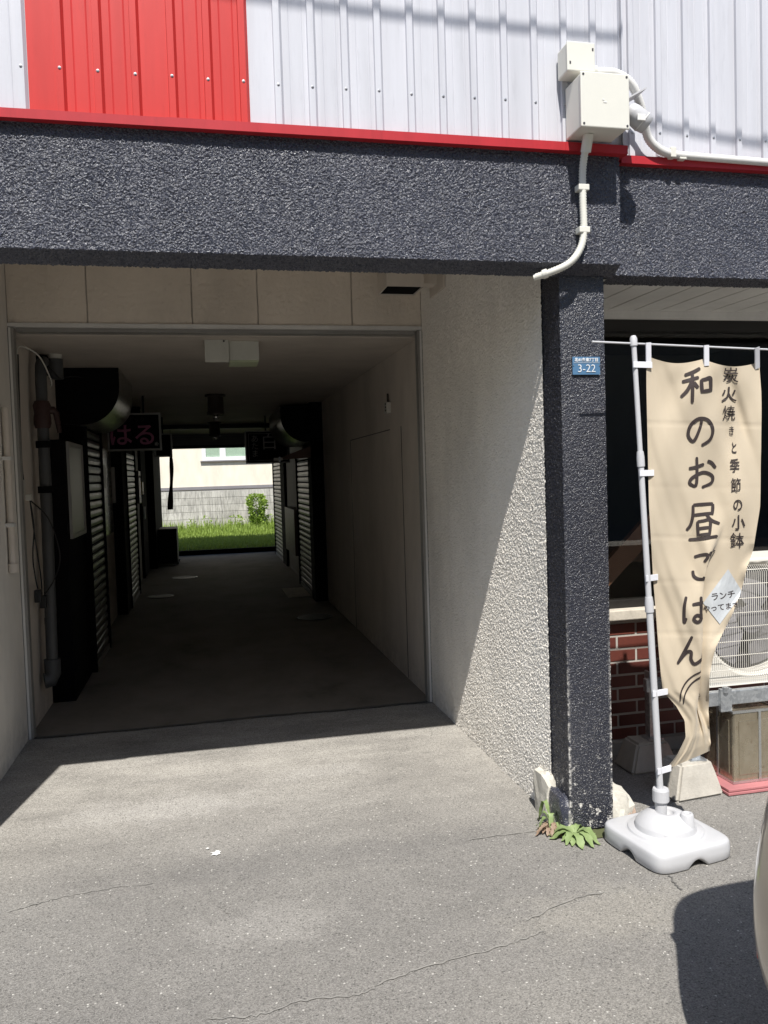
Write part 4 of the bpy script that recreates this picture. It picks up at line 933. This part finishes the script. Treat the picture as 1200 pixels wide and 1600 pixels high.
GL = {
 '和': ((1063, 574, 1112, 631), 5.6, [[(.62, .02), (.42, .12), (.12, .22)], [(.04, .40), (.30, .34), (.58, .27)], [(.37, .15), (.38, .55), (.37, .98)], [(.36, .36), (.22, .62), (.0, .82)], [(.42, .40), (.50, .50), (.56, .56)], [(.66, .33), (.67, .5), (.69, .70)], [(.66, .35), (.80, .32), (.94, .29), (.96, .45), (.96, .66)], [(.69, .66), (.85, .64), (.97, .62)]]),
 'の': ((1073, 652, 1114, 696), 5.2, [[(.56, .08), (.50, .35), (.32, .76), (.18, .84), (.04, .62), (.14, .28), (.45, .05), (.80, .10), (.98, .42), (.88, .78), (.55, 1.)]]),
 'お': ((1074, 713, 1118, 763), 5.2, [[(.04, .38), (.28, .34), (.58, .24)], [(.32, .02), (.33, .45), (.31, .84), (.22, .93), (.07, .82), (.18, .66), (.55, .50), (.86, .60), (.84, .82), (.50, .97)], [(.70, .14), (.85, .20), (.99, .36)]]),
 '昼': ((1072, 786, 1124, 843), 5.0, [[(.20, .05), (.5, .03), (.80, .01)], [(.79, .02), (.79, .16), (.77, .32)], [(.21, .33), (.5, .30), (.78, .27)], [(.20, .05), (.19, .35), (.12, .6), (.0, .74)], [(.60, .30), (.74, .46), (1., .56)], [(.33, .50), (.34, .7), (.35, .90)], [(.33, .51), (.52, .48), (.71, .46), (.71, .7), (.69, .88)], [(.35, .70), (.52, .68), (.69, .66)], [(.36, .88), (.52, .86), (.69, .84)], [(.06, 1.), (.5, .97), (.94, .90)]]),
 'ご': ((1081, 860, 1118, 906), 5.2, [[(.08, .22), (.35, .16), (.62, .14), (.66, .22), (.50, .40)], [(.02, .68), (.08, .88), (.35, .98), (.74, .92)], [(.76, .05), (.82, .12), (.86, .22)], [(.90, .0), (.96, .08), (1., .17)]]),
 'は': ((1066, 931, 1106, 974), 5.2, [[(.14, .02), (.06, .45), (.06, .95), (.14, .80)], [(.38, .32), (.65, .27), (1., .22)], [(.72, .02), (.73, .5), (.72, .84), (.58, .95), (.44, .84), (.58, .70), (.85, .80), (1., .92)]]),
 'ん': ((1058, 994, 1104, 1038), 5.2, [[(.50, .0), (.28, .45), (.0, .98)], [(.02, .94), (.30, .58), (.46, .56), (.46, .82), (.58, .98), (.80, .84), (1., .60)]])}
for ch, (bb, w, ss) in GL.items():
    mb = MB()
    for st in ss: stroke(mb, [(bb[0]+x*(bb[2]-bb[0]), bb[1]+y*(bb[3]-bb[1])) for x, y in st], w)
    mb.build('lettering', M['ink'], o, fix=False)
for pts in ([(1062, 1096), (1064, 1080), (1072, 1065), (1085, 1054), (1102, 1047)], [(1067, 1100), (1070, 1084), (1078, 1070), (1090, 1060), (1102, 1056)]):
    mb = MB(); stroke(mb, pts, 2.4); mb.build('motif_line', M['ink'], o, fix=False)
def cloth_text(body, cx, cy, size, right, m='ink', squash=1., skew=0., ang=0.):
    cu = bpy.data.curves.new('t', 'FONT'); cu.body = body; cu.size = 1.; cu.align_x = 'CENTER'; cu.align_y = 'CENTER'; cu.offset = .006 if body in '炭焼鉢節季見' else .014; cu.resolution_u = 3
    t = bpy.data.objects.new('t', cu); C.objects.link(t); dg = bpy.context.evaluated_depsgraph_get(); me = bpy.data.meshes.new_from_object(t.evaluated_get(dg)); bpy.data.objects.remove(t)
    bm = bmesh.new(); bm.from_mesh(me); bmesh.ops.triangulate(bm, faces=bm.faces)
    Vv = []
    for v in bm.verts:
        x, y = v.co.x*size*squash, -v.co.y*size; x, y = x*math.cos(ang)-y*math.sin(ang), x*math.sin(ang)+y*math.cos(ang)+skew*x
        Vv.append(ink_point(cx+x, cy+y, right)+Vector((0, -.001, 0)))
    bm.verts.index_update(); Fc = [[v.index for v in f.verts] for f in bm.faces]; bm.free()
    MB().add(Vv, Fc).build('small_lettering', M[m], o, fix=False)
for ch, x, y, sz, sq in (('炭', 1141, 588, 25, 1), ('火', 1138, 618, 25, 1), ('焼', 1138, 647, 24, .85), ('き', 1142, 674, 16, .6), ('と', 1146, 701, 20, .55), ('季', 1147, 729, 23, .7), ('節', 1149, 760, 24, .7), ('の', 1152, 790, 22, .75), ('小', 1153, 818, 25, .85), ('鉢', 1151, 846, 25, .9)):
    cloth_text(ch, x, y, sz, v_r if (v_r := False) else False, squash=sq)
# printed card
def quad_on_cloth(px, m, n=8, off=0.):
    mb = MB(); V = []
    for j in range(n+1):
        for i in range(n+1):
            a, b = i/n, j/n
            x = (1-a)*(1-b)*px[0][0]+a*(1-b)*px[1][0]+a*b*px[2][0]+(1-a)*b*px[3][0]; y = (1-a)*(1-b)*px[0][1]+a*(1-b)*px[1][1]+a*b*px[2][1]+(1-a)*b*px[3][1]
            V.append(ink_point(x, y, True)+Vector((0, -off, 0)))
    mb.add(V, [(j*(n+1)+i, j*(n+1)+i+1, (j+1)*(n+1)+i+1, (j+1)*(n+1)+i) for j in range(n) for i in range(n)]); mb.build('printed_card', M[m], o, fix=False)
quad_on_cloth([(1137, 889), (1160, 926), (1124, 975), (1098, 942)], 'card')
cloth_text('ランチ', 1129, 931, 13, True, ang=-.15); cloth_text('やってます', 1126, 949, 11.5, True, ang=-.12); cloth_text('見', 1089, 1085, 9, True)
# webbing tabs to the rod and the pole
def strap(a, b, w, name='tab', n=(0, -1, 0)):
    a, b = Vector(a), Vector(b); t = (b-a).normalized(); s_ = t.cross(Vector(n)).normalized()*w/2; q = Vector(n).normalized()*.003
    V = [a-s_-q, a+s_-q, b+s_-q, b-s_-q, a-s_+q, a+s_+q, b+s_+q, b-s_+q]
    MB().add(V, [(0, 1, 2, 3), (4, 7, 6, 5), (0, 4, 5, 1), (1, 5, 6, 2), (2, 6, 7, 3), (3, 7, 4, 0)]).build(name, M['tab'], o)
for u, px in ((.015, 1012), (.525, 1104), (.975, 1188)):
    p = cloth(u, .012); xx = cloth_px(u, .012)[0]; q = at(xx-.5, 534+13.5*(xx-925)/305., 2.955); strap(q+Vector((0, -.004, .006)), p+Vector((0, -.003, -.006)), .022)
for v, tt in ((.022, .955), (.282, .725), (.535, .475), (.80, .248)):
    p = cloth(.02, v); zt = p.z; t_ = (zt-PB.z)/(PT.z-PB.z); q = pole(t_); strap(q+Vector((-.016, -.014, 0)), p+Vector((.012, -.004, 0)), .024)
p = cloth(.02, .995); q = pole((p.z-PB.z)/(PT.z-PB.z)); strap(q+Vector((-.016, -.016, 0)), p+Vector((.01, -.006, 0)), .024)

# ------------------------------------------------------------------ outdoor unit, stand, blocks, can
AX0, AX1, AY0, AY1, AZ0, AZ1 = 2.29, 3.09, 3.42, 3.72, .48, 1.092
o = empty('air_conditioner', ((AX0+AX1)/2, 3.57, AZ0), 'ivory outdoor air conditioner unit behind the banner', 'air conditioner')
MB().box(AX0, AX1, AY0+.02, AY1, AZ1-.02, AZ1, .006).build('top_panel', M['ac'], o)
sh = MB(); sh.box(AX0, AX0+.012, AY0+.02, AY1, AZ0, AZ1-.02); sh.box(AX1-.012, AX1, AY0+.02, AY1, AZ0, AZ1-.02); sh.box(AX0+.012, AX1-.012, AY1-.012, AY1, AZ0, AZ1-.02); sh.box(AX0+.012, AX1-.012, AY0+.03, AY1-.012, AZ0, AZ0+.02)
sh.build('casing', M['ac'], o)
fcx, fcz, fr_ = AX0+.31, (AZ0+AZ1)/2+.005, .262
x0, x1, z0, z1 = AX0, AX0+.60, AZ0, AZ1-.02; N = 64; Vo = []; Vi = []; Vb = []
for k in range(N):
    a = 2*math.pi*k/N; dx, dz = math.cos(a), math.sin(a)
    t = min(((x1 if dx > 0 else x0)-fcx)/dx if abs(dx) > 1e-6 else 9, ((z1 if dz > 0 else z0)-fcz)/dz if abs(dz) > 1e-6 else 9)
    Vo.append((fcx+dx*t, AY0+.02, fcz+dz*t)); Vi.append((fcx+dx*(fr_+.02), AY0+.022, fcz+dz*(fr_+.02))); Vb.append((fcx+dx*fr_, AY0+.05, fcz+dz*fr_))
Vc = [(p[0], AY0+.13, p[2]) for p in Vb]
MB().add(Vo+Vi+Vb+Vc, [(j*N+k, j*N+(k+1) % N, (j+1)*N+(k+1) % N, (j+1)*N+k) for j in range(3) for k in range(N)]).build('front_panel', M['ac'], o)
MB().box(x1, AX1, AY0+.02, AY0+.03, AZ0, AZ1-.02).build('side_panel', M['ac'], o)
fan = MB()
for k in range(3):
    a0 = k*2*math.pi/3+.4
    for j in range(8):
        a = a0+j*.19; b = a+.19
        fan.add([(fcx+.06*math.cos(a), AY0+.10-.004*j, fcz+.06*math.sin(a)), (fcx+.245*math.cos(a+.25), AY0+.12-.008*j, fcz+.245*math.sin(a+.25)), (fcx+.245*math.cos(b+.25), AY0+.112-.008*j, fcz+.245*math.sin(b+.25)), (fcx+.06*math.cos(b), AY0+.096-.004*j, fcz+.06*math.sin(b))], [(0, 1, 2, 3)])
fan.build('fan_blades', M['ac_fan'], o); MB().cyl((fcx, AY0+.06, fcz), (fcx, AY0+.14, fcz), .07, 24).build('fan_hub', M['ac_fan'], o)
MB().box(AX0+.02, x1-.01, AY0+.14, AY0+.15, AZ0+.03, AZ1-.03).build('heat_exchanger', M['ac_dark'], o)
gr = MB(); gx0, gx1, gz0, gz1 = AX0+.02, AX0+.595, AZ0+.055, AZ1-.03
k = 0
while gx0+k*.0112 <= gx1:
    x = gx0+k*.0112; k += 1
    gr.tube([(x, AY0+.018, gz0-.03), (x, AY0-.004, gz0-.012), (x, AY0-.012, gz0+.03), (x, AY0-.014, (gz0+gz1)/2), (x, AY0-.012, gz1-.03), (x, AY0+.018, gz1)], .0014, 4, False)
for q in np.linspace(gz0+.03, gz1-.02, 8): gr.tube([(gx0, AY0-.008, q), (gx1, AY0-.008, q)], .0022, 5)
gg = gr.build('grille', M['ac'], o, fix=False)
o = empty('unit_stand', (2.5, 3.55, .14), 'galvanised steel stand under the ivory air conditioner', 'stand')
for y in (3.385, 3.70): MB().box(2.15, 3.2, y, y+.035, .405, .472, .003).build('rail', M['galv'], o)
for x in (2.20, 3.1): MB().box(x, x+.045, 3.42, 3.70, .41, .46, .003).build('cross_rail', M['galv'], o)
for x, y, z in ((2.19, 3.376, .16), (2.185, 3.735, .15), (3.1, 3.376, .13), (3.1, 3.735, .15)):
    lg = MB().box(x, x+.045, y, y+.008, z, .50, .001).box(x, x+.008, y+.008, y+.045, z, .50).build('leg', M['galv'], o)
    for k in range(7): MB().box(x+.016, x+.030, y-.0012, y, z+.045+k*.045, z+.062+k*.045).build('slot', M['dark_frame'], lg)
    MB().box(x-.02, x+.065, y-.02, y+.06, z, z+.008).build('foot_plate', M['galv'], lg)
MB().tube([(2.365, 3.366, .475), (2.365, 3.366, .50)], .016, 6).build('bolt', M['galv'], o); MB().box(2.34, 2.40, 3.366, 3.385, .38, .49, .002).build('bracket', M['galv'], o)
def footing(x, y, w, d, h, label, rz=0, ins=.05):
    bm = bmesh.new(); bmesh.ops.create_cube(bm, size=1)
    for v in bm.verts:
        top = v.co.z > 0; k = (1-2*ins/w) if top else 1; v.co = (v.co.x*w*k, v.co.y*d*((1-2*ins*.6/d) if top else 1), h if top else 0)
    bmesh.ops.bevel(bm, geom=bm.edges[:], offset=.012, segments=2, affect='EDGES')
    bmesh.ops.subdivide_edges(bm, edges=bm.edges[:], cuts=2, use_grid_fill=True)
    from mathutils import noise as nz
    for v in bm.verts: v.co += v.co.normalized()*.004*nz.noise(v.co*25)
    bmesh.ops.rotate(bm, verts=bm.verts, cent=(0, 0, 0), matrix=Matrix.Rotation(rz, 3, 'Z')); bmesh.ops.translate(bm, verts=bm.verts, vec=(x, y, 0))
    return tag(MB().frombm(bm, False).build('concrete_footing', M['cblock'], None, (x, y, 0)), label, 'concrete block', 'footings of the air conditioner stand')
footing(2.175, 3.76, .27, .2, .15, 'concrete footing block in the shade against the brick wall'); footing(2.185, 3.41, .27, .20, .165, 'sunlit concrete footing block right behind the banner base', .1)
footing(3.12, 3.40, .27, .19, .135, 'concrete footing block at the far right under the stand'); footing(3.12, 3.76, .27, .19, .15, 'concrete footing block behind the tin can under the stand')
def tin_can(x, y, label, rz=0.):
    o = empty('tin_can', (x, y, .032), label, 'tin can'); h = .119; zb = .032
    MB().box(x-h, x+h, y-h, y+h, zb, zb+.345, .010).build('can_body', M['tin'], o)
    for z in (zb+.001, zb+.338):
        r_ = MB()
        for a in ((x-h-.003, x+h+.003, y-h-.003, y-h+.004), (x-h-.003, x+h+.003, y+h-.004, y+h+.003), (x-h-.003, x-h+.004, y-h+.004, y+h-.004), (x+h-.004, x+h+.003, y-h+.004, y+h-.004)): r_.box(a[0], a[1], a[2], a[3], z, z+.012)
        r_.build('rim', M['tin_seam'], o)
    for (a, b, c, d) in ((x-h-.004, x-h+.002, y-h*.75, y+h*.75), ): 
        MB().box(a+.001, b, c, d, zb+.04, zb+.30, .006).build('pressed_panel', M['tin'], o)
    MB().box(x-h*.75, x+h*.75, y-h-.003, y-h+.002, zb+.04, zb+.30, .006).build('pressed_panel', M['tin'], o)
    MB().box(x+.015, x+.028, y-h-.006, y-h-.002, zb+.008, zb+.34).build('seam', M['tin_seam'], o)
    MB().box(x-h-.006, x-h-.002, y-.01, y+.002, zb+.008, zb+.34).build('seam', M['tin_seam'], o)
    MB().tube(spline([(x-.05, y, zb+.347), (x-.03, y, zb+.37), (x+.03, y, zb+.37), (x+.05, y, zb+.347)], 5), .004, 8).build('handle', M['tin_seam'], o)
    MB().lathe([(.03, zb+.345), (.03, zb+.36), (.0, zb+.36)], (x+.07, y+.07, 0), 18).build('spout_cap', M['tin_seam'], o)
tin_can(2.515, 3.475, 'square tin can with a bright seam standing on the pink board')
tag(MB().add([], []).box(2.33, 3.0, 3.30, 3.66, .004, .016, .002).box(2.335, 3.0, 3.305, 3.66, .018, .031, .003).build('pink_board', M['pink'], None, (2.6, 3.45, 0)), 'doubled pink board under the square tin can', 'board')

# ------------------------------------------------------------------ weeds at the pillar
def leaf(mb, base, direction, L, w, lift, droop, lobes=4):
    d = Vector(direction).normalized(); s_ = Vector((-d.y, d.x, 0)); n = 12; E = []
    for i in range(n+1):
        t = i/n; p = Vector(base)+d*L*t+Vector((0, 0, lift*math.sin(math.pi*min(1, t*1.1))*L-droop*L*t*t))
        ww = w*(math.sin(math.pi*(.12+.86*t))**.8)*(1+.22*math.cos(lobes*2*math.pi*t))*(.35+.65*min(1, t*2.2)); p.z = max(p.z, .006)
        E += [p+s_*ww/2+Vector((0, 0, .12*ww)), p, p-s_*ww/2+Vector((0, 0, .12*ww))]
    mb.add(E, [(3*i+k, 3*i+k+1, 3*i+k+4, 3*i+k+3) for i in range(n) for k in (0, 1)], True)
def weed(x, y, n, L, label, m='weed', up=.25, seed=0, a0=0, a1=360):
    r = random.Random(seed); o = empty('weed', (x, y, 0), label, 'plant')
    for k in range(n):
        a = math.radians(a0+(a1-a0)*(k+.5*r.random())/n); l = L*r.uniform(.65, 1.1); mb = MB()
        leaf(mb, (x+.004*math.cos(a), y+.004*math.sin(a), .012), (math.cos(a), math.sin(a), 0), l, l*.36, up*r.uniform(.5, 1.6), r.uniform(.0, .25)); mb.build('leaf', M[m], o, fix=False)
    return o
weed(1.462, 3.11, 17, .105, 'green dandelion rosette growing at the foot of the pillar', seed=3)
w2 = weed(1.41, 3.225, 8, .085, 'half withered weed clump between the wall and the pillar foot', up=.8, seed=5)
for k in range(16):
    r = random.Random(40+k); a = r.uniform(2.2, 5.2); mb = MB(); leaf(mb, (1.40+r.uniform(-.02, .02), 3.20+r.uniform(-.03, .02), .012), (math.cos(a), math.sin(a), 0), r.uniform(.04, .09), .02, r.uniform(.1, .5), .05, 6); mb.build('withered_leaf', M['dry'], w2, fix=False)
weed(1.80, 3.52, 5, .03, 'tiny seedling in the shade beside the pillar', up=.6, seed=9)

# ------------------------------------------------------------------ far end: lawn, block wall, house
def grass(n, x0, x1, y0, y1, seed):
    r = np.random.RandomState(seed); V = []; Fc = []
    x = r.uniform(x0, x1, n); y = y0+(y1-y0)*r.uniform(0, 1, n)**.8
    near = np.clip((y-21.3)/2.2, 0, 1); h = r.uniform(.05, .13, n)*(1+2.6*near*r.uniform(.3, 1.2, n)); a = r.uniform(0, 6.28, n); ln = r.uniform(.1, .6, n)*h; w = r.uniform(.006, .013, n)
    dx, dy = np.cos(a), np.sin(a); P = np.empty((n, 5, 3)); z = .06
    P[:, 0] = np.stack([x-dy*w, y+dx*w, np.full(n, z)], 1); P[:, 1] = np.stack([x+dy*w, y-dx*w, np.full(n, z)], 1)
    P[:, 2] = np.stack([x+dy*w*.7+dx*ln*.4, y-dx*w*.7+dy*ln*.4, z+h*.6], 1); P[:, 3] = np.stack([x-dy*w*.7+dx*ln*.4, y+dx*w*.7+dy*ln*.4, z+h*.6], 1); P[:, 4] = np.stack([x+dx*ln, y+dy*ln, z+h], 1)
    P = P.reshape(-1, 3); i = np.arange(n)*5
    F4 = np.stack([i, i+1, i+2, i+3], 1); F3 = np.stack([i+3, i+2, i+4], 1)
    me = bpy.data.meshes.new('grass'); me.from_pydata(P.tolist(), [], F4.tolist()+F3.tolist()); me.materials.append(M['grass']); return me
tag(link('grass', grass(26000, -2.2, 3.2, YE+.08, 23.6, 1)), 'green lawn grass beyond the far end of the passage', 'grass', kind='stuff')
YBW = 23.72
gw = empty('garden_wall', (.4, YBW, .06), 'stained concrete block garden wall behind the lawn', 'wall')
MB().box(-6, 8, YBW+.006, YBW+.12, .0, 1.255).build('mortar_core', M['bmortar'], gw)
BL = mesh_of(MB().box(0, .392, -.004, .004, 0, .192, .003), 'block', M['block'])
for c_ in range(-6, 9):
    for r_ in range(6): link('block', BL, gw, (c_*.4+.155, YBW+random.uniform(-.002, .002), .06+.2*r_))
MB().box(-6, -2.25, YBW-.004, YBW+.006, .06, 1.25).build('plain_stretch', M['bmortar'], gw); MB().box(3.76, 8, YBW-.004, YBW+.006, .06, 1.25).build('plain_stretch', M['bmortar'], gw)
ho = empty('house', (.5, 26, 0), 'cream rendered house with white framed window behind the block wall', 'house')
MB().box(-7, 9, 26.02, 33, 1.36, 6.2).build('wall', M['cream'], ho); MB().box(-7, 9, 25.98, 33, 1.27, 1.36).build('base_flashing', M['grey_band'], ho); MB().box(-7, 9, 26.05, 33, 0, 1.27).build('foundation', M['house_white'], ho)
rf = MB().prism([(-7.6, 6.2), (9.6, 6.2), (6.5, 8.6), (-4.5, 8.6)], 'y', 25.4, 33.5).build('roof', M['roofing'], ho)
wf = MB()
wx0, wx1, wz0, wz1 = -.02, 2.6, 2.17, 3.4
wf.box(wx0, wx1, 25.96, 26.02, wz0, wz0+.11); wf.box(wx0, wx1, 25.96, 26.02, wz1-.1, wz1); wf.box(wx0, wx0+.11, 25.96, 26.02, wz0+.11, wz1-.1); wf.box(wx1-.11, wx1, 25.96, 26.02, wz0+.11, wz1-.1); wf.box(.52, .70, 25.96, 26.02, wz0+.11, wz1-.1)
wn = wf.build('window', M['house_white'], ho)
MB().box(wx0-.06, wx1+.06, 25.93, 26.02, wz0-.035, wz0-.002).build('window_sill', M['grey_band'], wn)
for a, b in ((wx0+.11, .52), (.70, wx1-.11)): MB().box(a, b, 26.0, 26.01, wz0+.11, wz1-.1).build('pane', M['clear'], wn); MB().box(a, b, 26.012, 26.018, wz0+.11, wz1-.1).build('curtain', M['curtain'], wn)
def leafy(name, cx, cy, z0, h, rx, n, seed, label, size=.035, cat='bush'):
    r = np.random.RandomState(seed); o = empty(name, (cx, cy, z0), label, cat); V = []; Fc = []
    MB().tube([(cx, cy, z0), (cx+.01, cy, z0+h*.5), (cx-.01, cy, z0+h*.85)], [.014, .010, .005], 7).build('stem', M['stem'], o)
    for i in range(n):
        t = r.uniform(.02, 1)**.9; a = r.uniform(0, 6.28); rr = rx*math.sqrt(r.uniform(.15, 1))*(1.0+.25*math.sin(5*t+seed)+.18*math.sin(3*a+4*t))*(1.05 if t < .8 else 1-.5*(t-.8)/.2)
        c = Vector((cx+rr*math.cos(a), cy+rr*math.sin(a), z0+h*t)); d = Vector((math.cos(a)+r.normal()*.4, math.sin(a)+r.normal()*.4, r.uniform(-.3, .6))).normalized(); s_ = d.cross(Vector((r.normal(), r.normal(), r.normal()))).normalized(); L = size*r.uniform(.7, 1.4)
        k = len(V); V += [c, c+d*L*.5+s_*L*.32, c+d*L, c+d*L*.5-s_*L*.32]; Fc += [(k, k+1, k+2, k+3)]
    MB().add(V, Fc).build('crown', M['bush'], o, fix=False)
leafy('bush', 1.42, 23.2, .06, 1.06, .215, 1200, 3, 'upright leafy bush before the garden wall', .085)
leafy('bush', .83, 23.35, .06, .48, .16, 150, 4, 'low sprawling bush left of the upright one', .06)
leafy('bush', 1.85, 23.35, .06, .46, .24, 260, 6, 'low bright bush right of the upright one', .06)
leafy('weed', -.38, 23.3, .06, .42, .10, 80, 5, 'tall thin weed before the left part of the block wall', .05, 'plant')
leafy('weed', .05, 23.4, .06, .5, .12, 110, 8, 'bright tall weed before the middle of the block wall', .05, 'plant')

# ------------------------------------------------------------------ parked car at the right edge
CXC, CYR = 1.962, 1.81     # centre line, rear end
co = empty('parked_car', (CXC, CYR-1.8, 0), 'champagne coloured parked car just entering the right edge of the picture', 'car')
SEC = [ # distance from rear, belt half width, bottom z, sill z, waist z, top z, top half width
    (0.00, .34, .36, .42, .58, .80, .26), (.035, .54, .28, .36, .60, 1.06, .40), (.10, .70, .25, .34, .60, 1.30, .50), (.22, .81, .22, .32, .60, 1.47, .60), (.42, .855, .20, .30, .62, 1.54, .64), (.9, .86, .20, .28, .64, 1.57, .65),
    (1.6, .86, .20, .28, .64, 1.57, .65), (2.2, .86, .20, .28, .64, 1.50, .63), (2.75, .86, .20, .28, .64, 1.12, .66), (3.2, .84, .20, .30, .62, 1.0, .64), (3.5, .78, .22, .34, .6, .88, .6), (3.62, .60, .34, .42, .56, .72, .48)]
def car_ring(s_):
    d, w, zb, zs, zw, zt, tw = s_; belt = min(zt-.04, .98)
    h = [(0, zb), (w*.80, zb), (w*.97, zs), (w, zw), (w*(.84 if d < .5 else .93), belt), (tw, zt-.03), (tw*.6, zt), (0, zt+.01)]
    pts = h+[(-a, b) for a, b in reversed(h[1:-1])]
    return [(CXC+a, CYR-d, b) for a, b in pts]
RG = [car_ring(s_) for s_ in SEC]; n = len(RG[0]); cb = MB()
cb.add([p for r_ in RG for p in r_], [(i*n+k, i*n+(k+1) % n, (i+1)*n+(k+1) % n, (i+1)*n+k) for i in range(len(RG)-1) for k in range(n)]+[tuple(range(n)), tuple(range((len(RG)-1)*n, len(RG)*n))], True)
body = cb.build('car_body', M['car'], co); md = body.modifiers.new('smooth', 'SUBSURF'); md.levels = 3; md.render_levels = 3
def car_panel(cells, m, name, off=.006):
    mb = MB(); 
    for i, k in cells:
        q = [RG[i][k], RG[i][(k+1) % n], RG[i+1][(k+1) % n], RG[i+1][k]]; c = Vector((0, 0, 0))
        for p in q: c += Vector(p)/4
        sx = 1 if c.x > CXC else -1
        V = [Vector(p).lerp(c, .12)+Vector((sx*off if abs(c.x-CXC) > .3 else 0, 0, off)) for p in q]
        mb.add(V, [(0, 1, 2, 3)])
    return mb.build(name, m, co)
for side in (4, 9):
    for i in (4, 5, 6): car_panel([(i, side)], M['carglass'], 'side_window', .0)
for sx in (-1, 1):
    for d in (.68, 2.95):
        x = CXC+sx*.78; y = CYR-d
        wh = MB().tube([(x-.095, y, .3), (x-.085, y, .3), (x+.085, y, .3), (x+.095, y, .3)], [.27, .30, .30, .27], 36).build('wheel', M['tyre'], co)
        MB().tube([(x+sx*.093, y, .3), (x+sx*.10, y, .3)], [.19, .17], 24).build('rim', M['alloy'], wh)
    MB().box(CXC+sx*.60-.045, CXC+sx*.60+.045, CYR-.26, CYR-.13, .82, 1.02, .02).build('tail_lamp', M['redlamp'], co)
    MB().box(CXC+sx*.93-.07, CXC+sx*.93+.07, CYR-2.5, CYR-2.42, .95, 1.08, .02).build('wing_mirror', M['car'], co)
    MB().box(CXC+sx*.745-.02, CXC+sx*.745+.02, CYR-.25, CYR-.205, .41, .46, .006).build('reflector', M['redlamp'], co)

# ------------------------------------------------------------------ across the street (seen in the shop glass)
hs = empty('house', (2, -13, 0), 'grey rendered house across the street mirrored in the shop glass', 'house')
MB().box(-14, 17, -19, -12.0, 0, 7.6).build('wall', M['far'], hs); MB().prism([(-14.5, 7.6), (17.5, 7.6), (12, 9.4), (-9, 9.4)], 'y', -19.5, -11.6).build('roof', M['roofing'], hs)
for k in range(6):
    w_ = MB().box(-8+k*3.2, -6.4+k*3.2, -12.0, -11.95, 1.0, 2.2).build('window', M['soffit'], hs); MB().box(-7.9+k*3.2, -6.5+k*3.2, -11.95, -11.945, 1.1, 2.1).build('pane', M['carglass'], w_)
